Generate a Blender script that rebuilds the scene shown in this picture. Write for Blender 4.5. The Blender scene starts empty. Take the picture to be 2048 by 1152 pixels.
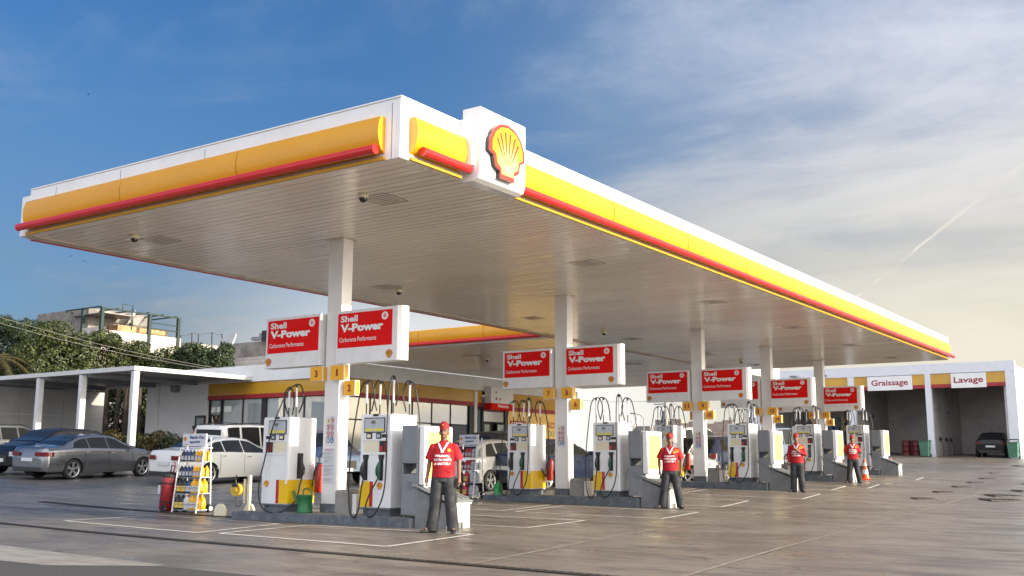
import bpy, bmesh, math, random
from mathutils import Vector, Matrix, noise as mnoise
from mathutils.bvhtree import BVHTree
R = math.radians
PI = math.pi
sc = bpy.context.scene
col = sc.collection
# ---------------------------------------------------------------- camera
CAM = Vector((9.46, -10.909, 1.107))
YAW, PITCH, ROLL = 0.6026, 0.1666, 0.0042
FW = Vector((-math.sin(YAW)*math.cos(PITCH), math.cos(YAW)*math.cos(PITCH), math.sin(PITCH)))
RT0 = Vector((math.cos(YAW), math.sin(YAW), 0))
UP0 = RT0.cross(FW)
RT = RT0*math.cos(ROLL)+UP0*math.sin(ROLL)
UP = -RT0*math.sin(ROLL)+UP0*math.cos(ROLL)
cd = bpy.data.cameras.new("camera"); cam = bpy.data.objects.new("camera", cd); col.objects.link(cam)
M = Matrix((RT, UP, -FW)).transposed().to_4x4(); M.translation = CAM
cam.matrix_world = M
cd.sensor_width = 36; cd.lens = 2078.13/2048*36; cd.clip_end = 3000; cd.clip_start = .05
sc.camera = cam
FH = Vector((FW.x, FW.y)).normalized()
# ---------------------------------------------------------------- light
SUN_AZ, SUN_EL = R(12), R(16)
sd = Vector((math.cos(SUN_AZ)*math.cos(SUN_EL), math.sin(SUN_AZ)*math.cos(SUN_EL), math.sin(SUN_EL)))
sl = bpy.data.lights.new("sun", 'SUN'); sl.energy = 3.9; sl.angle = R(.6); sl.color = (1.0, .89, .72)
so = bpy.data.objects.new("sun", sl); col.objects.link(so)
so.rotation_euler = (-sd).to_track_quat('-Z', 'Y').to_euler(); so.location = (40, 10, 40)
vs = sc.view_settings
vs.view_transform = 'Standard'; vs.look = 'None'; vs.gamma = 1; vs.exposure = 0.8
try: vs.use_curve_mapping = False
except Exception: pass
sc.cycles.max_bounces = 7; sc.cycles.diffuse_bounces = 4; sc.cycles.glossy_bounces = 4
sc.cycles.sample_clamp_indirect = 6
sc.cycles.use_denoising = True
# ---------------------------------------------------------------- world
w = bpy.data.worlds.new("World"); sc.world = w; w.use_nodes = True
nt = w.node_tree; N = nt.nodes; LK = nt.links
for n in list(N): N.remove(n)
def nd(tree, t, **kw):
    n = tree.nodes.new(t)
    for k, v in kw.items():
        if k == 'ins':
            for a, b in v.items():
                if hasattr(b, 'is_output') or isinstance(b, bpy.types.NodeSocket): tree.links.new(b, n.inputs[a])
                else: n.inputs[a].default_value = b
        else: setattr(n, k, v)
    return n
def mth(tree, op, a, b=None, c=None, clamp=False):
    n = tree.nodes.new('ShaderNodeMath'); n.operation = op; n.use_clamp = clamp
    for i, x in enumerate((a, b, c)):
        if x is None: continue
        if isinstance(x, bpy.types.NodeSocket): tree.links.new(x, n.inputs[i])
        else: n.inputs[i].default_value = x
    return n.outputs[0]
def vdot(tree, a, v):
    n = tree.nodes.new('ShaderNodeVectorMath'); n.operation = 'DOT_PRODUCT'
    tree.links.new(a, n.inputs[0]); n.inputs[1].default_value = v
    return n.outputs['Value']
def smooth(tree, x, a, b, lo=0., hi=1.):
    n = tree.nodes.new('ShaderNodeMapRange'); n.interpolation_type = 'SMOOTHSTEP'; n.clamp = True
    tree.links.new(x, n.inputs[0])
    for i, v in zip((1, 2, 3, 4), (a, b, lo, hi)): n.inputs[i].default_value = v
    return n.outputs[0]
def mixc(tree, f, a, b, mode='MIX'):
    n = tree.nodes.new('ShaderNodeMix'); n.data_type = 'RGBA'; n.blend_type = mode
    for s, x in ((n.inputs[0], f), (n.inputs[6], a), (n.inputs[7], b)):
        if isinstance(x, bpy.types.NodeSocket): tree.links.new(x, s)
        elif isinstance(x, (tuple, list)): s.default_value = (*x, 1) if len(x) == 3 else x
        else: s.default_value = x
    return n.outputs[2]
def make_world():
    t = nt
    tc = nd(t, 'ShaderNodeTexCoord').outputs['Generated']
    sky = nd(t, 'ShaderNodeTexSky'); sky.sky_type = 'NISHITA'; sky.sun_disc = False
    sky.sun_elevation = SUN_EL; sky.sun_rotation = PI/2-SUN_AZ
    sky.air_density = 1.0; sky.dust_density = .6; sky.ozone_density = 2.5
    skc = mixc(t, 1.0, sky.outputs[0], (.019, .051, .082), 'MULTIPLY')
    sep = nd(t, 'ShaderNodeSeparateXYZ', ins={0: tc})
    z = sep.outputs[2]
    el = mth(t, 'MAXIMUM', z, 0.0)
    s = vdot(t, tc, (math.cos(SUN_AZ), math.sin(SUN_AZ), 0))     # towards the sun
    # planar cloud coordinates
    den = mth(t, 'ADD', el, .16)
    px = mth(t, 'DIVIDE', sep.outputs[0], den); py = mth(t, 'DIVIDE', sep.outputs[1], den)
    cv = nd(t, 'ShaderNodeCombineXYZ', ins={0: px, 1: py, 2: 0.0}).outputs[0]
    mp = nd(t, 'ShaderNodeMapping', ins={'Vector': cv}); mp.inputs['Rotation'].default_value = (0, 0, R(-40)); mp.inputs['Scale'].default_value = (.62, 1.0, 1)
    n1 = nd(t, 'ShaderNodeTexNoise', ins={'Vector': mp.outputs[0], 'Scale': 1.5, 'Detail': 10.0, 'Roughness': .64, 'Distortion': .9})
    n2 = nd(t, 'ShaderNodeTexNoise', ins={'Vector': cv, 'Scale': .8, 'Detail': 4.0, 'Roughness': .5})
    n3 = nd(t, 'ShaderNodeTexNoise', ins={'Vector': mp.outputs[0], 'Scale': 3.2, 'Detail': 9.0, 'Roughness': .66, 'Distortion': 1.2})
    # thin veil, thicker towards the sun and the horizon
    veil = mth(t, 'ADD', smooth(t, s, -.64, .02, .0, .62), smooth(t, z, .56, .10, .0, .80))
    veil = mth(t, 'MULTIPLY', veil, smooth(t, n2.outputs[0], .25, .7, .55, 1.1), clamp=True)
    warm = smooth(t, z, .02, .42)
    sunny = smooth(t, s, -.52, .05)
    vcol = mixc(t, warm, mixc(t, sunny, (.145, .185, .215), (.45, .405, .30)), mixc(t, sunny, (.085, .17, .29), (.235, .29, .39)))
    outc = mixc(t, veil, skc, vcol)
    c = mth(t, 'ADD', mth(t, 'MULTIPLY', n1.outputs[0], .55), mth(t, 'ADD', mth(t, 'MULTIPLY', n2.outputs[0], .35), mth(t, 'MULTIPLY', n3.outputs[0], .22)))
    c = mth(t, 'ADD', c, mth(t, 'ADD', smooth(t, s, -.80, .0, -.06, .10), smooth(t, z, .02, .40, .06, -.01)))
    cm = smooth(t, c, .525, .80)
    cl = mixc(t, warm, mixc(t, sunny, (.26, .25, .22), (.52, .47, .36)), mixc(t, sunny, (.20, .26, .36), (.46, .475, .53)))
    outc = mixc(t, mth(t, 'MULTIPLY', cm, .85), outc, cl)
    hor = mth(t, 'MULTIPLY', mth(t, 'MULTIPLY', smooth(t, z, .25, .05), smooth(t, s, -.68, -.46)), smooth(t, s, -.16, -.32, .25, 1.0))
    outc = mixc(t, hor, outc, (.60, .585, .55))
    # contrail: a thin bright streak along a great circle
    def ray(x, y): return (FW+RT*((x-1024)/2078.13)-UP*((y-576)/2078.13)).normalized()
    a, b = ray(1700, 604), ray(2060, 318)
    nn = a.cross(b).normalized(); ax = (b-a).normalized()
    wob = nd(t, 'ShaderNodeTexNoise', ins={'Vector': tc, 'Scale': 34.0, 'Detail': 3.0})
    wd = mth(t, 'MULTIPLY', mth(t, 'SUBTRACT', wob.outputs[0], .5), .004)
    dist = mth(t, 'ABSOLUTE', mth(t, 'ADD', vdot(t, tc, nn), wd))
    al = mth(t, 'SUBTRACT', vdot(t, tc, ax), a.dot(ax))
    wid = smooth(t, al, 0, .22, .0011, .0034)
    streak = mth(t, 'SUBTRACT', 1.0, mth(t, 'DIVIDE', dist, wid), clamp=True)
    streak = mth(t, 'MULTIPLY', streak, smooth(t, al, -.05, .02))
    streak = mth(t, 'MULTIPLY', streak, mth(t, 'MULTIPLY', smooth(t, al, .16, .03, .18, .85), smooth(t, wob.outputs[0], .38, .6, .1, 1.)))
    outc = mixc(t, streak, outc, (.62, .57, .48))
    # added bright fill in the unseen sky behind the camera, lifts shaded faces
    back = smooth(t, vdot(t, tc, (-FH.x, -FH.y, 0.25)), -.05, .75)
    outc = mixc(t, back, outc, (.98, 1.0, 1.08))
    # glow of the low sun
    sdot = mth(t, 'MAXIMUM', vdot(t, tc, tuple(sd)), 0.0)
    glow = mth(t, 'ADD', mth(t, 'MULTIPLY', mth(t, 'POWER', sdot, 9.0), 3.1), mth(t, 'MULTIPLY', mth(t, 'POWER', sdot, 60.0), 7.0))
    gc = nd(t, 'ShaderNodeVectorMath', operation='SCALE', ins={0: (1.0, .90, .70), 'Scale': glow}).outputs[0]
    outc = mixc(t, 1.0, outc, gc, 'ADD')
    below = smooth(t, z, -.02, .0)
    outc = mixc(t, below, (.16, .15, .14), outc)
    bg = nd(t, 'ShaderNodeBackground', ins={'Color': outc, 'Strength': 1.0})
    o = nd(t, 'ShaderNodeOutputWorld'); t.links.new(bg.outputs[0], o.inputs[0])
make_world()
# ---------------------------------------------------------------- terrain height
def g(x, y):
    dx, dy = x-CAM.x, y-CAM.y
    d = dx*FH.x+dy*FH.y; lat = dx*FH.y-dy*FH.x
    def sp(t): return max(t, 0)+math.log1p(math.exp(-abs(t)))
    return .036*1.5*sp((d-23)/1.5)+.014*sp(-lat-7)
# ---------------------------------------------------------------- materials
MC = {}
def mat(name, c, rough=.5, metal=0., var=.0, vs_=3., bump=0., bs=40., coat=0., spec=.5, alpha=1., emis=None, es=1., trans=0., dirt=None, dscale=2., damt=.5, stretch=None):
    if name in MC: return MC[name]
    m = bpy.data.materials.new(name); m.use_nodes = True; t = m.node_tree
    b = t.nodes['Principled BSDF']; MC[name] = m
    b.inputs['Base Color'].default_value = (*c, 1); b.inputs['Roughness'].default_value = rough
    b.inputs['Metallic'].default_value = metal; b.inputs['Specular IOR Level'].default_value = spec
    b.inputs['Coat Weight'].default_value = coat; b.inputs['Coat Roughness'].default_value = .04
    b.inputs['Alpha'].default_value = alpha; b.inputs['Transmission Weight'].default_value = trans
    if emis: b.inputs['Emission Color'].default_value = (*emis, 1); b.inputs['Emission Strength'].default_value = es
    co = nd(t, 'ShaderNodeTexCoord').outputs['Object'] if (var or bump or dirt) else None
    if stretch:
        mp = nd(t, 'ShaderNodeMapping', ins={'Vector': co}); mp.inputs['Scale'].default_value = stretch; co = mp.outputs[0]
    cur = tuple(c)
    if var:
        n = nd(t, 'ShaderNodeTexNoise', ins={'Vector': co, 'Scale': vs_, 'Detail': 6.0, 'Roughness': .6})
        f = smooth(t, n.outputs[0], .3, .7)
        cur = mixc(t, f, tuple(max(0, x*(1-var)) for x in c), tuple(min(1, x*(1+var*.6)) for x in c))
        t.links.new(cur, b.inputs['Base Color'])
        rr = smooth(t, n.outputs[0], .3, .7, min(1, rough*1.25), rough*.85); t.links.new(rr, b.inputs['Roughness'])
    if dirt:
        n = nd(t, 'ShaderNodeTexNoise', ins={'Vector': co, 'Scale': dscale, 'Detail': 8.0, 'Roughness': .7})
        f = smooth(t, n.outputs[0], .48, .75, 0, damt)
        cur = mixc(t, f, cur, dirt); t.links.new(cur, b.inputs['Base Color'])
    if bump:
        n = nd(t, 'ShaderNodeTexNoise', ins={'Vector': co, 'Scale': bs, 'Detail': 4.0})
        bp = nd(t, 'ShaderNodeBump', ins={'Height': n.outputs[0], 'Strength': bump, 'Distance': .01})
        t.links.new(bp.outputs[0], b.inputs['Normal'])
    return m
WHITE = mat('white_paint', (.80, .80, .80), .32, var=.05, vs_=1.5, dirt=(.45, .42, .38), damt=.18)
WHITEG = mat('glossy_white', (.82, .82, .82), .16, var=.03, coat=.3)
YELLOW = mat('yellow_panel', (.74, .345, .008), .26, var=.05, vs_=1., coat=.35)
YELLOWM = mat('yellow_matt', (.62, .33, .012), .5, var=.05)
REDT = mat('red_tube', (.60, .02, .018), .22, var=.04, coat=.4)
REDS = mat('sign_red', (.78, .004, .003), .6, var=.02, spec=.2)
REDD = mat('dark_red', (.30, .012, .016), .45, var=.05)
GREYC = mat('kerb_grey', (.105, .125, .15), .6, var=.2, vs_=5, dirt=(.30, .30, .30), dscale=9, damt=.55, bump=.3)
GREYM = mat('grey_metal', (.20, .215, .235), .42, var=.06, dirt=(.3, .3, .3), dscale=6, damt=.3)
SILVER = mat('silver_metal', (.62, .62, .63), .3, metal=.9)
GALV = mat('galvanised', (.50, .50, .50), .4, metal=.5, var=.1)
BLACK = mat('black_rubber', (.012, .012, .013), .45, var=.2)
BLACKP = mat('black_plastic', (.018, .018, .02), .3, var=.1)
CONC = mat('concrete', (.28, .27, .25), .8, var=.2, vs_=5, bump=.4, dirt=(.14, .13, .12), dscale=5)
GLASS = mat('dark_glass', (.03, .036, .04), .05, coat=.1, spec=.6)
CREAM = mat('cream_plastic', (.75, .68, .50), .4, var=.05)
# ---------------------------------------------------------------- mesh building
class MB:
    def __init__(s): s.v = []; s.f = []; s.m = []; s.s = []; s.c = []; s.cid = 0; s.auto = True
    def _n(s):
        if s.auto: s.cid += 1
    def grp(s): s.auto = False; s.cid += 1; return s
    def each(s, name, mats, parent=None, bevel=0., loc=None, seg=2):
        """one object per separate piece"""
        out = []
        for k in sorted(set(s.c)):
            m = MB(); idx = {}
            for f, mi, sm, c in zip(s.f, s.m, s.s, s.c):
                if c != k: continue
                g_ = []
                for i in f:
                    if i not in idx: idx[i] = len(m.v); m.v.append(s.v[i])
                    g_.append(idx[i])
                m.f.append(g_); m.m.append(mi); m.s.append(sm)
            out.append(m.build(name, mats, parent, bevel, loc, seg))
        return out
    def add(s, vs, fs, mi=0, sm=False, M=None):
        o = len(s.v)
        s.v += [tuple(M@Vector(v)) for v in vs] if M is not None else [tuple(v) for v in vs]
        for f in fs: s.f.append([i+o for i in f]); s.m.append(mi); s.s.append(sm); s.c.append(s.cid)
        return s
    def box(s, x0, x1, y0, y1, z0, z1, mi=0, M=None):
        s._n(); v = [(x, y, z) for z in (z0, z1) for y in (y0, y1) for x in (x0, x1)]
        return s.add(v, [(0, 2, 3, 1), (4, 5, 7, 6), (0, 1, 5, 4), (2, 6, 7, 3), (0, 4, 6, 2), (1, 3, 7, 5)], mi, False, M)
    def quad(s, a, b, c, d, mi=0): return s.add([a, b, c, d], [(0, 1, 2, 3)], mi)
    def cyl(s, p0, p1, r0, r1=None, n=16, mi=0, cap=True, sm=True):
        s._n(); r1 = r0 if r1 is None else r1; p0 = Vector(p0); p1 = Vector(p1)
        d = (p1-p0).normalized(); a = d.orthogonal().normalized(); b = d.cross(a)
        vs = []
        for p, r in ((p0, r0), (p1, r1)):
            for i in range(n):
                t = 2*PI*i/n; vs.append(p+a*(r*math.cos(t))+b*(r*math.sin(t)))
        s.add(vs, [(i, (i+1) % n, n+(i+1) % n, n+i) for i in range(n)], mi, sm)
        if cap: s.add(vs, [tuple(range(n-1, -1, -1)), tuple(range(n, 2*n))], mi)
        return s
    def tube(s, pts, r, n=8, mi=0, closed=False, cap=True):
        s._n(); pts = [Vector(p) for p in pts]; k = len(pts); vs = []
        rs = r if isinstance(r, (list, tuple)) else [r]*k
        prev = None
        for i, p in enumerate(pts):
            if closed: d = pts[(i+1) % k]-pts[i-1]
            else: d = pts[min(i+1, k-1)]-pts[max(i-1, 0)]
            d.normalize()
            if prev is None: a = d.orthogonal().normalized()
            else:
                a = prev-d*prev.dot(d)
                a = a.normalized() if a.length > 1e-6 else d.orthogonal().normalized()
            prev = a; b = d.cross(a)
            for j in range(n):
                t = 2*PI*j/n; vs.append(p+a*(rs[i]*math.cos(t))+b*(rs[i]*math.sin(t)))
        fs = [(i*n+j, i*n+(j+1) % n, (i+1)*n+(j+1) % n, (i+1)*n+j) for i in range(k-1) for j in range(n)]
        if closed: fs += [((k-1)*n+j, (k-1)*n+(j+1) % n, (j+1) % n, j) for j in range(n)]
        s.add(vs, fs, mi, True)
        if cap and not closed: s.add(vs, [tuple(range(n-1, -1, -1)), tuple(range((k-1)*n, k*n))], mi)
        return s
    def rings(s, rings, mi=0, sm=True, cap=True, closed=True):
        s._n(); n = len(rings[0]); vs = [p for r in rings for p in r]; fs = []
        for i in range(len(rings)-1):
            for j in range(n if closed else n-1):
                fs.append((i*n+j, i*n+(j+1) % n, (i+1)*n+(j+1) % n, (i+1)*n+j))
        s.add(vs, fs, mi, sm)
        if cap: s.add(vs, [tuple(range(n-1, -1, -1)), tuple(range((len(rings)-1)*n, len(rings)*n))], mi)
        return s
    def lathe(s, prof, n=20, c=(0, 0, 0), mi=0, M=None, sm=True):
        rings = [[(c[0]+r*math.cos(2*PI*i/n), c[1]+r*math.sin(2*PI*i/n), c[2]+z) for i in range(n)] for r, z in prof]
        if M is not None: rings = [[tuple(M@Vector(p)) for p in r] for r in rings]
        return s.rings(rings, mi, sm)
    def prism(s, poly, y0, y1, mi=0, plane='xz', sm=False):
        s._n(); n = len(poly)
        def P(a, b, h): return (a, h, b) if plane == 'xz' else ((h, a, b) if plane == 'yz' else (a, b, h))
        vs = [P(a, b, y0) for a, b in poly]+[P(a, b, y1) for a, b in poly]
        s.add(vs, [(i, (i+1) % n, n+(i+1) % n, n+i) for i in range(n)], mi, sm)
        s.add(vs, [tuple(range(n-1, -1, -1)), tuple(range(n, 2*n))], mi)
        return s
    def build(s, name, mats, parent=None, bevel=0., loc=None, seg=2, auto=None):
        me = bpy.data.meshes.new(name); me.from_pydata(s.v, [], s.f)
        if not isinstance(mats, (list, tuple)): mats = [mats]
        for m in mats: me.materials.append(m)
        me.polygons.foreach_set('material_index', s.m); me.polygons.foreach_set('use_smooth', s.s)
        bm = bmesh.new(); bm.from_mesh(me); bmesh.ops.recalc_face_normals(bm, faces=bm.faces); bm.to_mesh(me); bm.free()
        me.update()
        o = bpy.data.objects.new(name, me); col.objects.link(o)
        if loc: o.location = loc
        if parent: o.parent = parent
        if bevel:
            b = o.modifiers.new('bevel', 'BEVEL'); b.width = bevel; b.segments = seg; b.limit_method = 'ANGLE'; b.angle_limit = R(40); b.harden_normals = False
        return o
def tag(o, label=None, cat=None, group=None, kind=None):
    if label: o['label'] = label
    if cat: o['category'] = cat
    if group: o['group'] = group
    if kind: o['kind'] = kind
    return o
def empty(name, loc, rz=0., label=None, cat=None, group=None, s=1.):
    o = bpy.data.objects.new(name, None); col.objects.link(o); o.location = loc; o.rotation_euler = (0, 0, rz)
    o.empty_display_size = .2; o.scale = (s, s, s)
    return tag(o, label, cat, group)
def kids(o): return [c for c in bpy.data.objects if c.parent == o]
def dup(o, loc=None, rz=None, label=None, parent=None, group=None):
    c = o.copy(); col.objects.link(c)
    if parent: c.parent = parent
    for k in kids(o): dup(k, parent=c)
    if loc is not None: c.location = loc
    if rz is not None: c.rotation_euler = (0, 0, rz)
    if label: c['label'] = label
    if group: c['group'] = group
    return c
# text -> flat mesh data in XZ plane (x right, z up), facing -Y, fitted in w x h box from (0,0)
def text_mb(txt, w=None, h=None, bold=.0, thick=.0, shear=0., mi=0, mb=None, M=None):
    cu = bpy.data.curves.new('t', 'FONT'); cu.body = txt; cu.size = 1; cu.offset = bold; cu.shear = shear; cu.extrude = thick; cu.resolution_u = 3
    cu.fill_mode = 'FRONT' if thick == 0 else 'BOTH'
    o = bpy.data.objects.new('t', cu)
    me = bpy.data.meshes.new_from_object(o)
    xs = [v.co.x for v in me.vertices]; ys = [v.co.y for v in me.vertices]
    x0, x1, y0, y1 = min(xs), max(xs), min(ys), max(ys)
    sx = (w/(x1-x0)) if w else None; sz = (h/(y1-y0)) if h else None
    if sx is None: sx = sz
    if sz is None: sz = sx
    mb = mb or MB()
    vs = [((v.co.x-x0)*sx, -v.co.z, (v.co.y-y0)*sz) for v in me.vertices]
    mb.add(vs, [tuple(p.vertices) for p in me.polygons], mi, False, M)
    bpy.data.objects.remove(o); bpy.data.curves.remove(cu); bpy.data.meshes.remove(me)
    return mb
def T(x, y, z): return Matrix.Translation((x, y, z))
# scallop emblem outline in xz plane centred, width ~ 1
def pecten(n=40):
    pts = []
    # lower body (hinge) then scalloped fan
    left = [(-.13, -.47), (-.20, -.47), (-.20, -.36), (-.335, -.29), (-.38, -.12)]
    k = 7
    fan = []
    for i in range(n+1):
        a = PI*1.04-(PI*1.08)*i/n
        r = .50+.012*abs(math.sin((a+.02)*k))
        fan.append((r*math.cos(a)*1.0, r*math.sin(a)*.93+.0))
    right = [(-x, z) for x, z in reversed(left)]
    out = left+fan+right
    return out
def emblem(mb, cx, cz, size, y, d=1, plane='xz', depth=.02, mi=(0, 1)):
    """mi: (red, yellow); front face looks towards -d"""
    P = [(x*size, z*size) for x, z in pecten()]
    Q = [(x*size*.86, (z*.86+.010)*size) for x, z in pecten()]
    def sh(pts): return [(cx+a, cz+b) for a, b in pts]
    mb.prism(sh(P), y, y+d*depth, mi[0], plane)
    f = y+d*depth
    mb.prism(sh(Q), f, f+d*depth*.4, mi[1], plane)
    f2 = f+d*depth*.4
    # radial lines
    for i in range(6):
        a = R(90+(i-2.5)*23)
        x1, z1 = .36*math.cos(a), .34*math.sin(a)
        x0, z0 = .05*math.cos(a)*1.6, -.22
        if abs(x1) < 0: pass
        nx, nz = -(z1-z0), (x1-x0); l = math.hypot(nx, nz); nx, nz = nx/l, nz/l
        wd = .024
        q = [(x0-nx*.006, z0-nz*.006), (x0+nx*.006, z0+nz*.006), (x1+nx*wd, z1+nz*wd), (x1-nx*wd, z1-nz*wd)]
        mb.prism(sh([(a_*size, b_*size) for a_, b_ in q]), f2, f2+d*depth*.15, mi[0], plane)
    return mb
def at(x, y, d): return CAM+(FW+RT*((x-1024)/2078.13)-UP*((y-576)/2078.13))*d
OFF = [(0, 0.0), (8.3, .135), (16.6, .375), (22.7, .545), (28.75, .715)]
SOF = 5.412
# ================================================================ ground
def axis(lo, hi, dense, step, far):
    v = []; x = dense[0]
    while x <= dense[1]: v.append(x); x += step
    st = step; x = dense[0]
    while x > lo: st *= 1.25; x -= st; v.insert(0, max(x, lo))
    st = step; x = v[-1]
    while x < hi: st *= 1.25; x += st; v.append(min(x, hi))
    return v
def gz(x, y):
    dx, dy = x-CAM.x, y-CAM.y
    d = dx*FH.x+dy*FH.y; lat = dx*FH.y-dy*FH.x
    k = 1.0
    if d > 78:
        x2, y2 = CAM.x+FH.x*78+FH.y*lat, CAM.y+FH.y*78-FH.x*lat
        lat2 = max(lat, -40); x2, y2 = CAM.x+FH.x*78+FH.y*lat2, CAM.y+FH.y*78-FH.x*lat2
        return g(x2, y2)
    if lat < -40: return g(CAM.x+FH.x*d-FH.y*40, CAM.y+FH.y*d+FH.x*40)
    return g(x, y)
def ground_mat():
    m = bpy.data.materials.new('forecourt_surface'); m.use_nodes = True; t = m.node_tree; b = t.nodes['Principled BSDF']
    co = nd(t, 'ShaderNodeTexCoord').outputs['Object']
    sp = nd(t, 'ShaderNodeSeparateXYZ', ins={0: co})
    n1 = nd(t, 'ShaderNodeTexNoise', ins={'Vector': co, 'Scale': .35, 'Detail': 5.0, 'Roughness': .6})
    mp = nd(t, 'ShaderNodeMapping', ins={'Vector': co}); mp.inputs['Rotation'].default_value = (0, 0, R(14)); mp.inputs['Scale'].default_value = (.5, 1.1, 1)
    n2 = nd(t, 'ShaderNodeTexNoise', ins={'Vector': mp.outputs[0], 'Scale': 1.3, 'Detail': 8.0, 'Roughness': .68})
    mp2 = nd(t, 'ShaderNodeMapping', ins={'Vector': co}); mp2.inputs['Rotation'].default_value = (0, 0, R(-62)); mp2.inputs['Scale'].default_value = (.10, 1.5, 1)
    n3 = nd(t, 'ShaderNodeTexNoise', ins={'Vector': mp2.outputs[0], 'Scale': 1.4, 'Detail': 5.0, 'Roughness': .6})
    n4 = nd(t, 'ShaderNodeTexNoise', ins={'Vector': co, 'Scale': 55.0, 'Detail': 3.0, 'Roughness': .7})
    base = mixc(t, smooth(t, n1.outputs[0], .35, .65), (.145, .120, .098), (.225, .19, .158))
    base = mixc(t, smooth(t, n2.outputs[0], .45, .68, 0, .75), base, (.085, .075, .068))
    base = mixc(t, smooth(t, n3.outputs[0], .55, .68, 0, .55), base, (.055, .052, .050))
    base = mixc(t, smooth(t, n3.outputs[0], .28, .42, .45, 0), base, (.28, .245, .205))
    # darker asphalt lane on the left
    lat = vdot(t, co, (FH.y, -FH.x, 0)); dep = vdot(t, co, (FH.x, FH.y, 0))
    lc = CAM.x*FH.y-CAM.y*FH.x
    wob = mth(t, 'MULTIPLY', mth(t, 'SUBTRACT', n1.outputs[0], .5), 6)
    xx = mth(t, 'ADD', sp.outputs[0], wob)
    lane = mth(t, 'MULTIPLY', smooth(t, xx, -8.4, -10.2), smooth(t, sp.outputs[1], -1.5, 1.5))
    asp = mixc(t, smooth(t, n2.outputs[0], .35, .7), (.135, .125, .12), (.075, .07, .067))
    base = mixc(t, lane, base, asp)
    base = mixc(t, smooth(t, n4.outputs[0], .38, .60, .38, 0), base, (.04, .036, .032))
    wv = nd(t, 'ShaderNodeVectorMath', operation='ADD', ins={0: co, 1: nd(t, 'ShaderNodeTexNoise', ins={'Vector': co, 'Scale': 1.2, 'Detail': 4.0}).outputs[1]}).outputs[0]
    vo = nd(t, 'ShaderNodeTexVoronoi', feature='DISTANCE_TO_EDGE', ins={'Vector': wv, 'Scale': .28})
    crack = mth(t, 'MULTIPLY', smooth(t, vo.outputs['Distance'], .006, .001), smooth(t, n2.outputs[0], .45, .6))
    base = mixc(t, crack, base, (.035, .032, .03))
    v2 = nd(t, 'ShaderNodeTexVoronoi', ins={'Vector': wv, 'Scale': .9}); n5 = nd(t, 'ShaderNodeTexNoise', ins={'Vector': co, 'Scale': 3.5, 'Detail': 5.0})
    spot = mth(t, 'MULTIPLY', smooth(t, v2.outputs['Distance'], .30, .05), smooth(t, n5.outputs[0], .50, .62))
    base = mixc(t, mth(t, 'MULTIPLY', spot, .7), base, (.045, .04, .036))
    t.links.new(base, b.inputs['Base Color'])
    rg = smooth(t, n2.outputs[0], .35, .62, .27, .50)
    rg = mth(t, 'ADD', rg, smooth(t, n1.outputs[0], .4, .65, -.03, .10))
    t.links.new(rg, b.inputs['Roughness']); b.inputs['Specular IOR Level'].default_value = .5
    h = mth(t, 'ADD', mth(t, 'MULTIPLY', n4.outputs[0], .6), mth(t, 'MULTIPLY', n2.outputs[0], .9))
    bp = nd(t, 'ShaderNodeBump', ins={'Height': h, 'Strength': .25, 'Distance': .012}); t.links.new(bp.outputs[0], b.inputs['Normal'])
    return m
GM = ground_mat()
xs = axis(-900, 700, (-60, 14), 1.0, 0); ys = axis(-60, 1200, (-14, 80), 1.0, 0)
mb = MB(); nx = len(xs)
mb.add([(x, y, gz(x, y)) for y in ys for x in xs], [(j*nx+i, j*nx+i+1, (j+1)*nx+i+1, (j+1)*nx+i) for j in range(len(ys)-1) for i in range(nx-1)], 0, True)
tag(mb.build('ground', GM), kind='structure')
def sheet(mb, pts, dz, step=1.0, mi=0):
    """quad pts (4 xy) laid on terrain"""
    a, b, c, d = [Vector((p[0], p[1])) for p in pts]
    nu = max(1, int((b-a).length/step)); nv = max(1, int((d-a).length/step)); vs = []
    for j in range(nv+1):
        for i in range(nu+1):
            u, v = i/nu, j/nv
            p = (a*(1-u)+b*u)*(1-v)+(d*(1-u)+c*u)*v
            vs.append((p.x, p.y, gz(p.x, p.y)+dz))
    mb.add(vs, [(j*(nu+1)+i, j*(nu+1)+i+1, (j+1)*(nu+1)+i+1, (j+1)*(nu+1)+i) for j in range(nv) for i in range(nu)], mi)
def line(mb, a, b, w=.1, dz=.006, mi=0):
    a = Vector(a); b = Vector(b); n = (b-a).normalized(); n = Vector((-n.y, n.x))*w/2
    sheet(mb, [a-n, b-n, b+n, a+n], dz, 1.0, mi)
SLAB = mat('pale_concrete', (.27, .245, .215), .5, var=.3, vs_=1.2, dirt=(.16, .15, .14), dscale=1.6, damt=.8, bump=.3, stretch=(1, 3, 1))
ASPH = mat('dark_asphalt', (.062, .058, .055), .7, var=.3, vs_=30, bump=.5, bs=120)
mb = MB(); sheet(mb, [(-30, -4.25), (-.15, -4.3), (-.15, -3.5), (-30, -.85)], .004); tag(mb.build('pavement', SLAB), kind='structure')
mb = MB(); sheet(mb, [(-40, -30), (14, -30), (14, -3.9), (-.15, -3.62)], .004); sheet(mb, [(-40, -30), (-.15, -3.63), (-.15, -4.32), (-40, -4.28)], .0045)
tag(mb.build('asphalt_road', ASPH), kind='structure')
PAINT = mat('road_paint', (.62, .60, .56), .5, var=.15, vs_=9, dirt=(.2, .18, .16), dscale=7, damt=.85)
JOINT = mat('pale_joint', (.29, .25, .21), .6, var=.3, vs_=6, dirt=(.15, .13, .11), dscale=2.2, damt=1.)
mb = MB()
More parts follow.
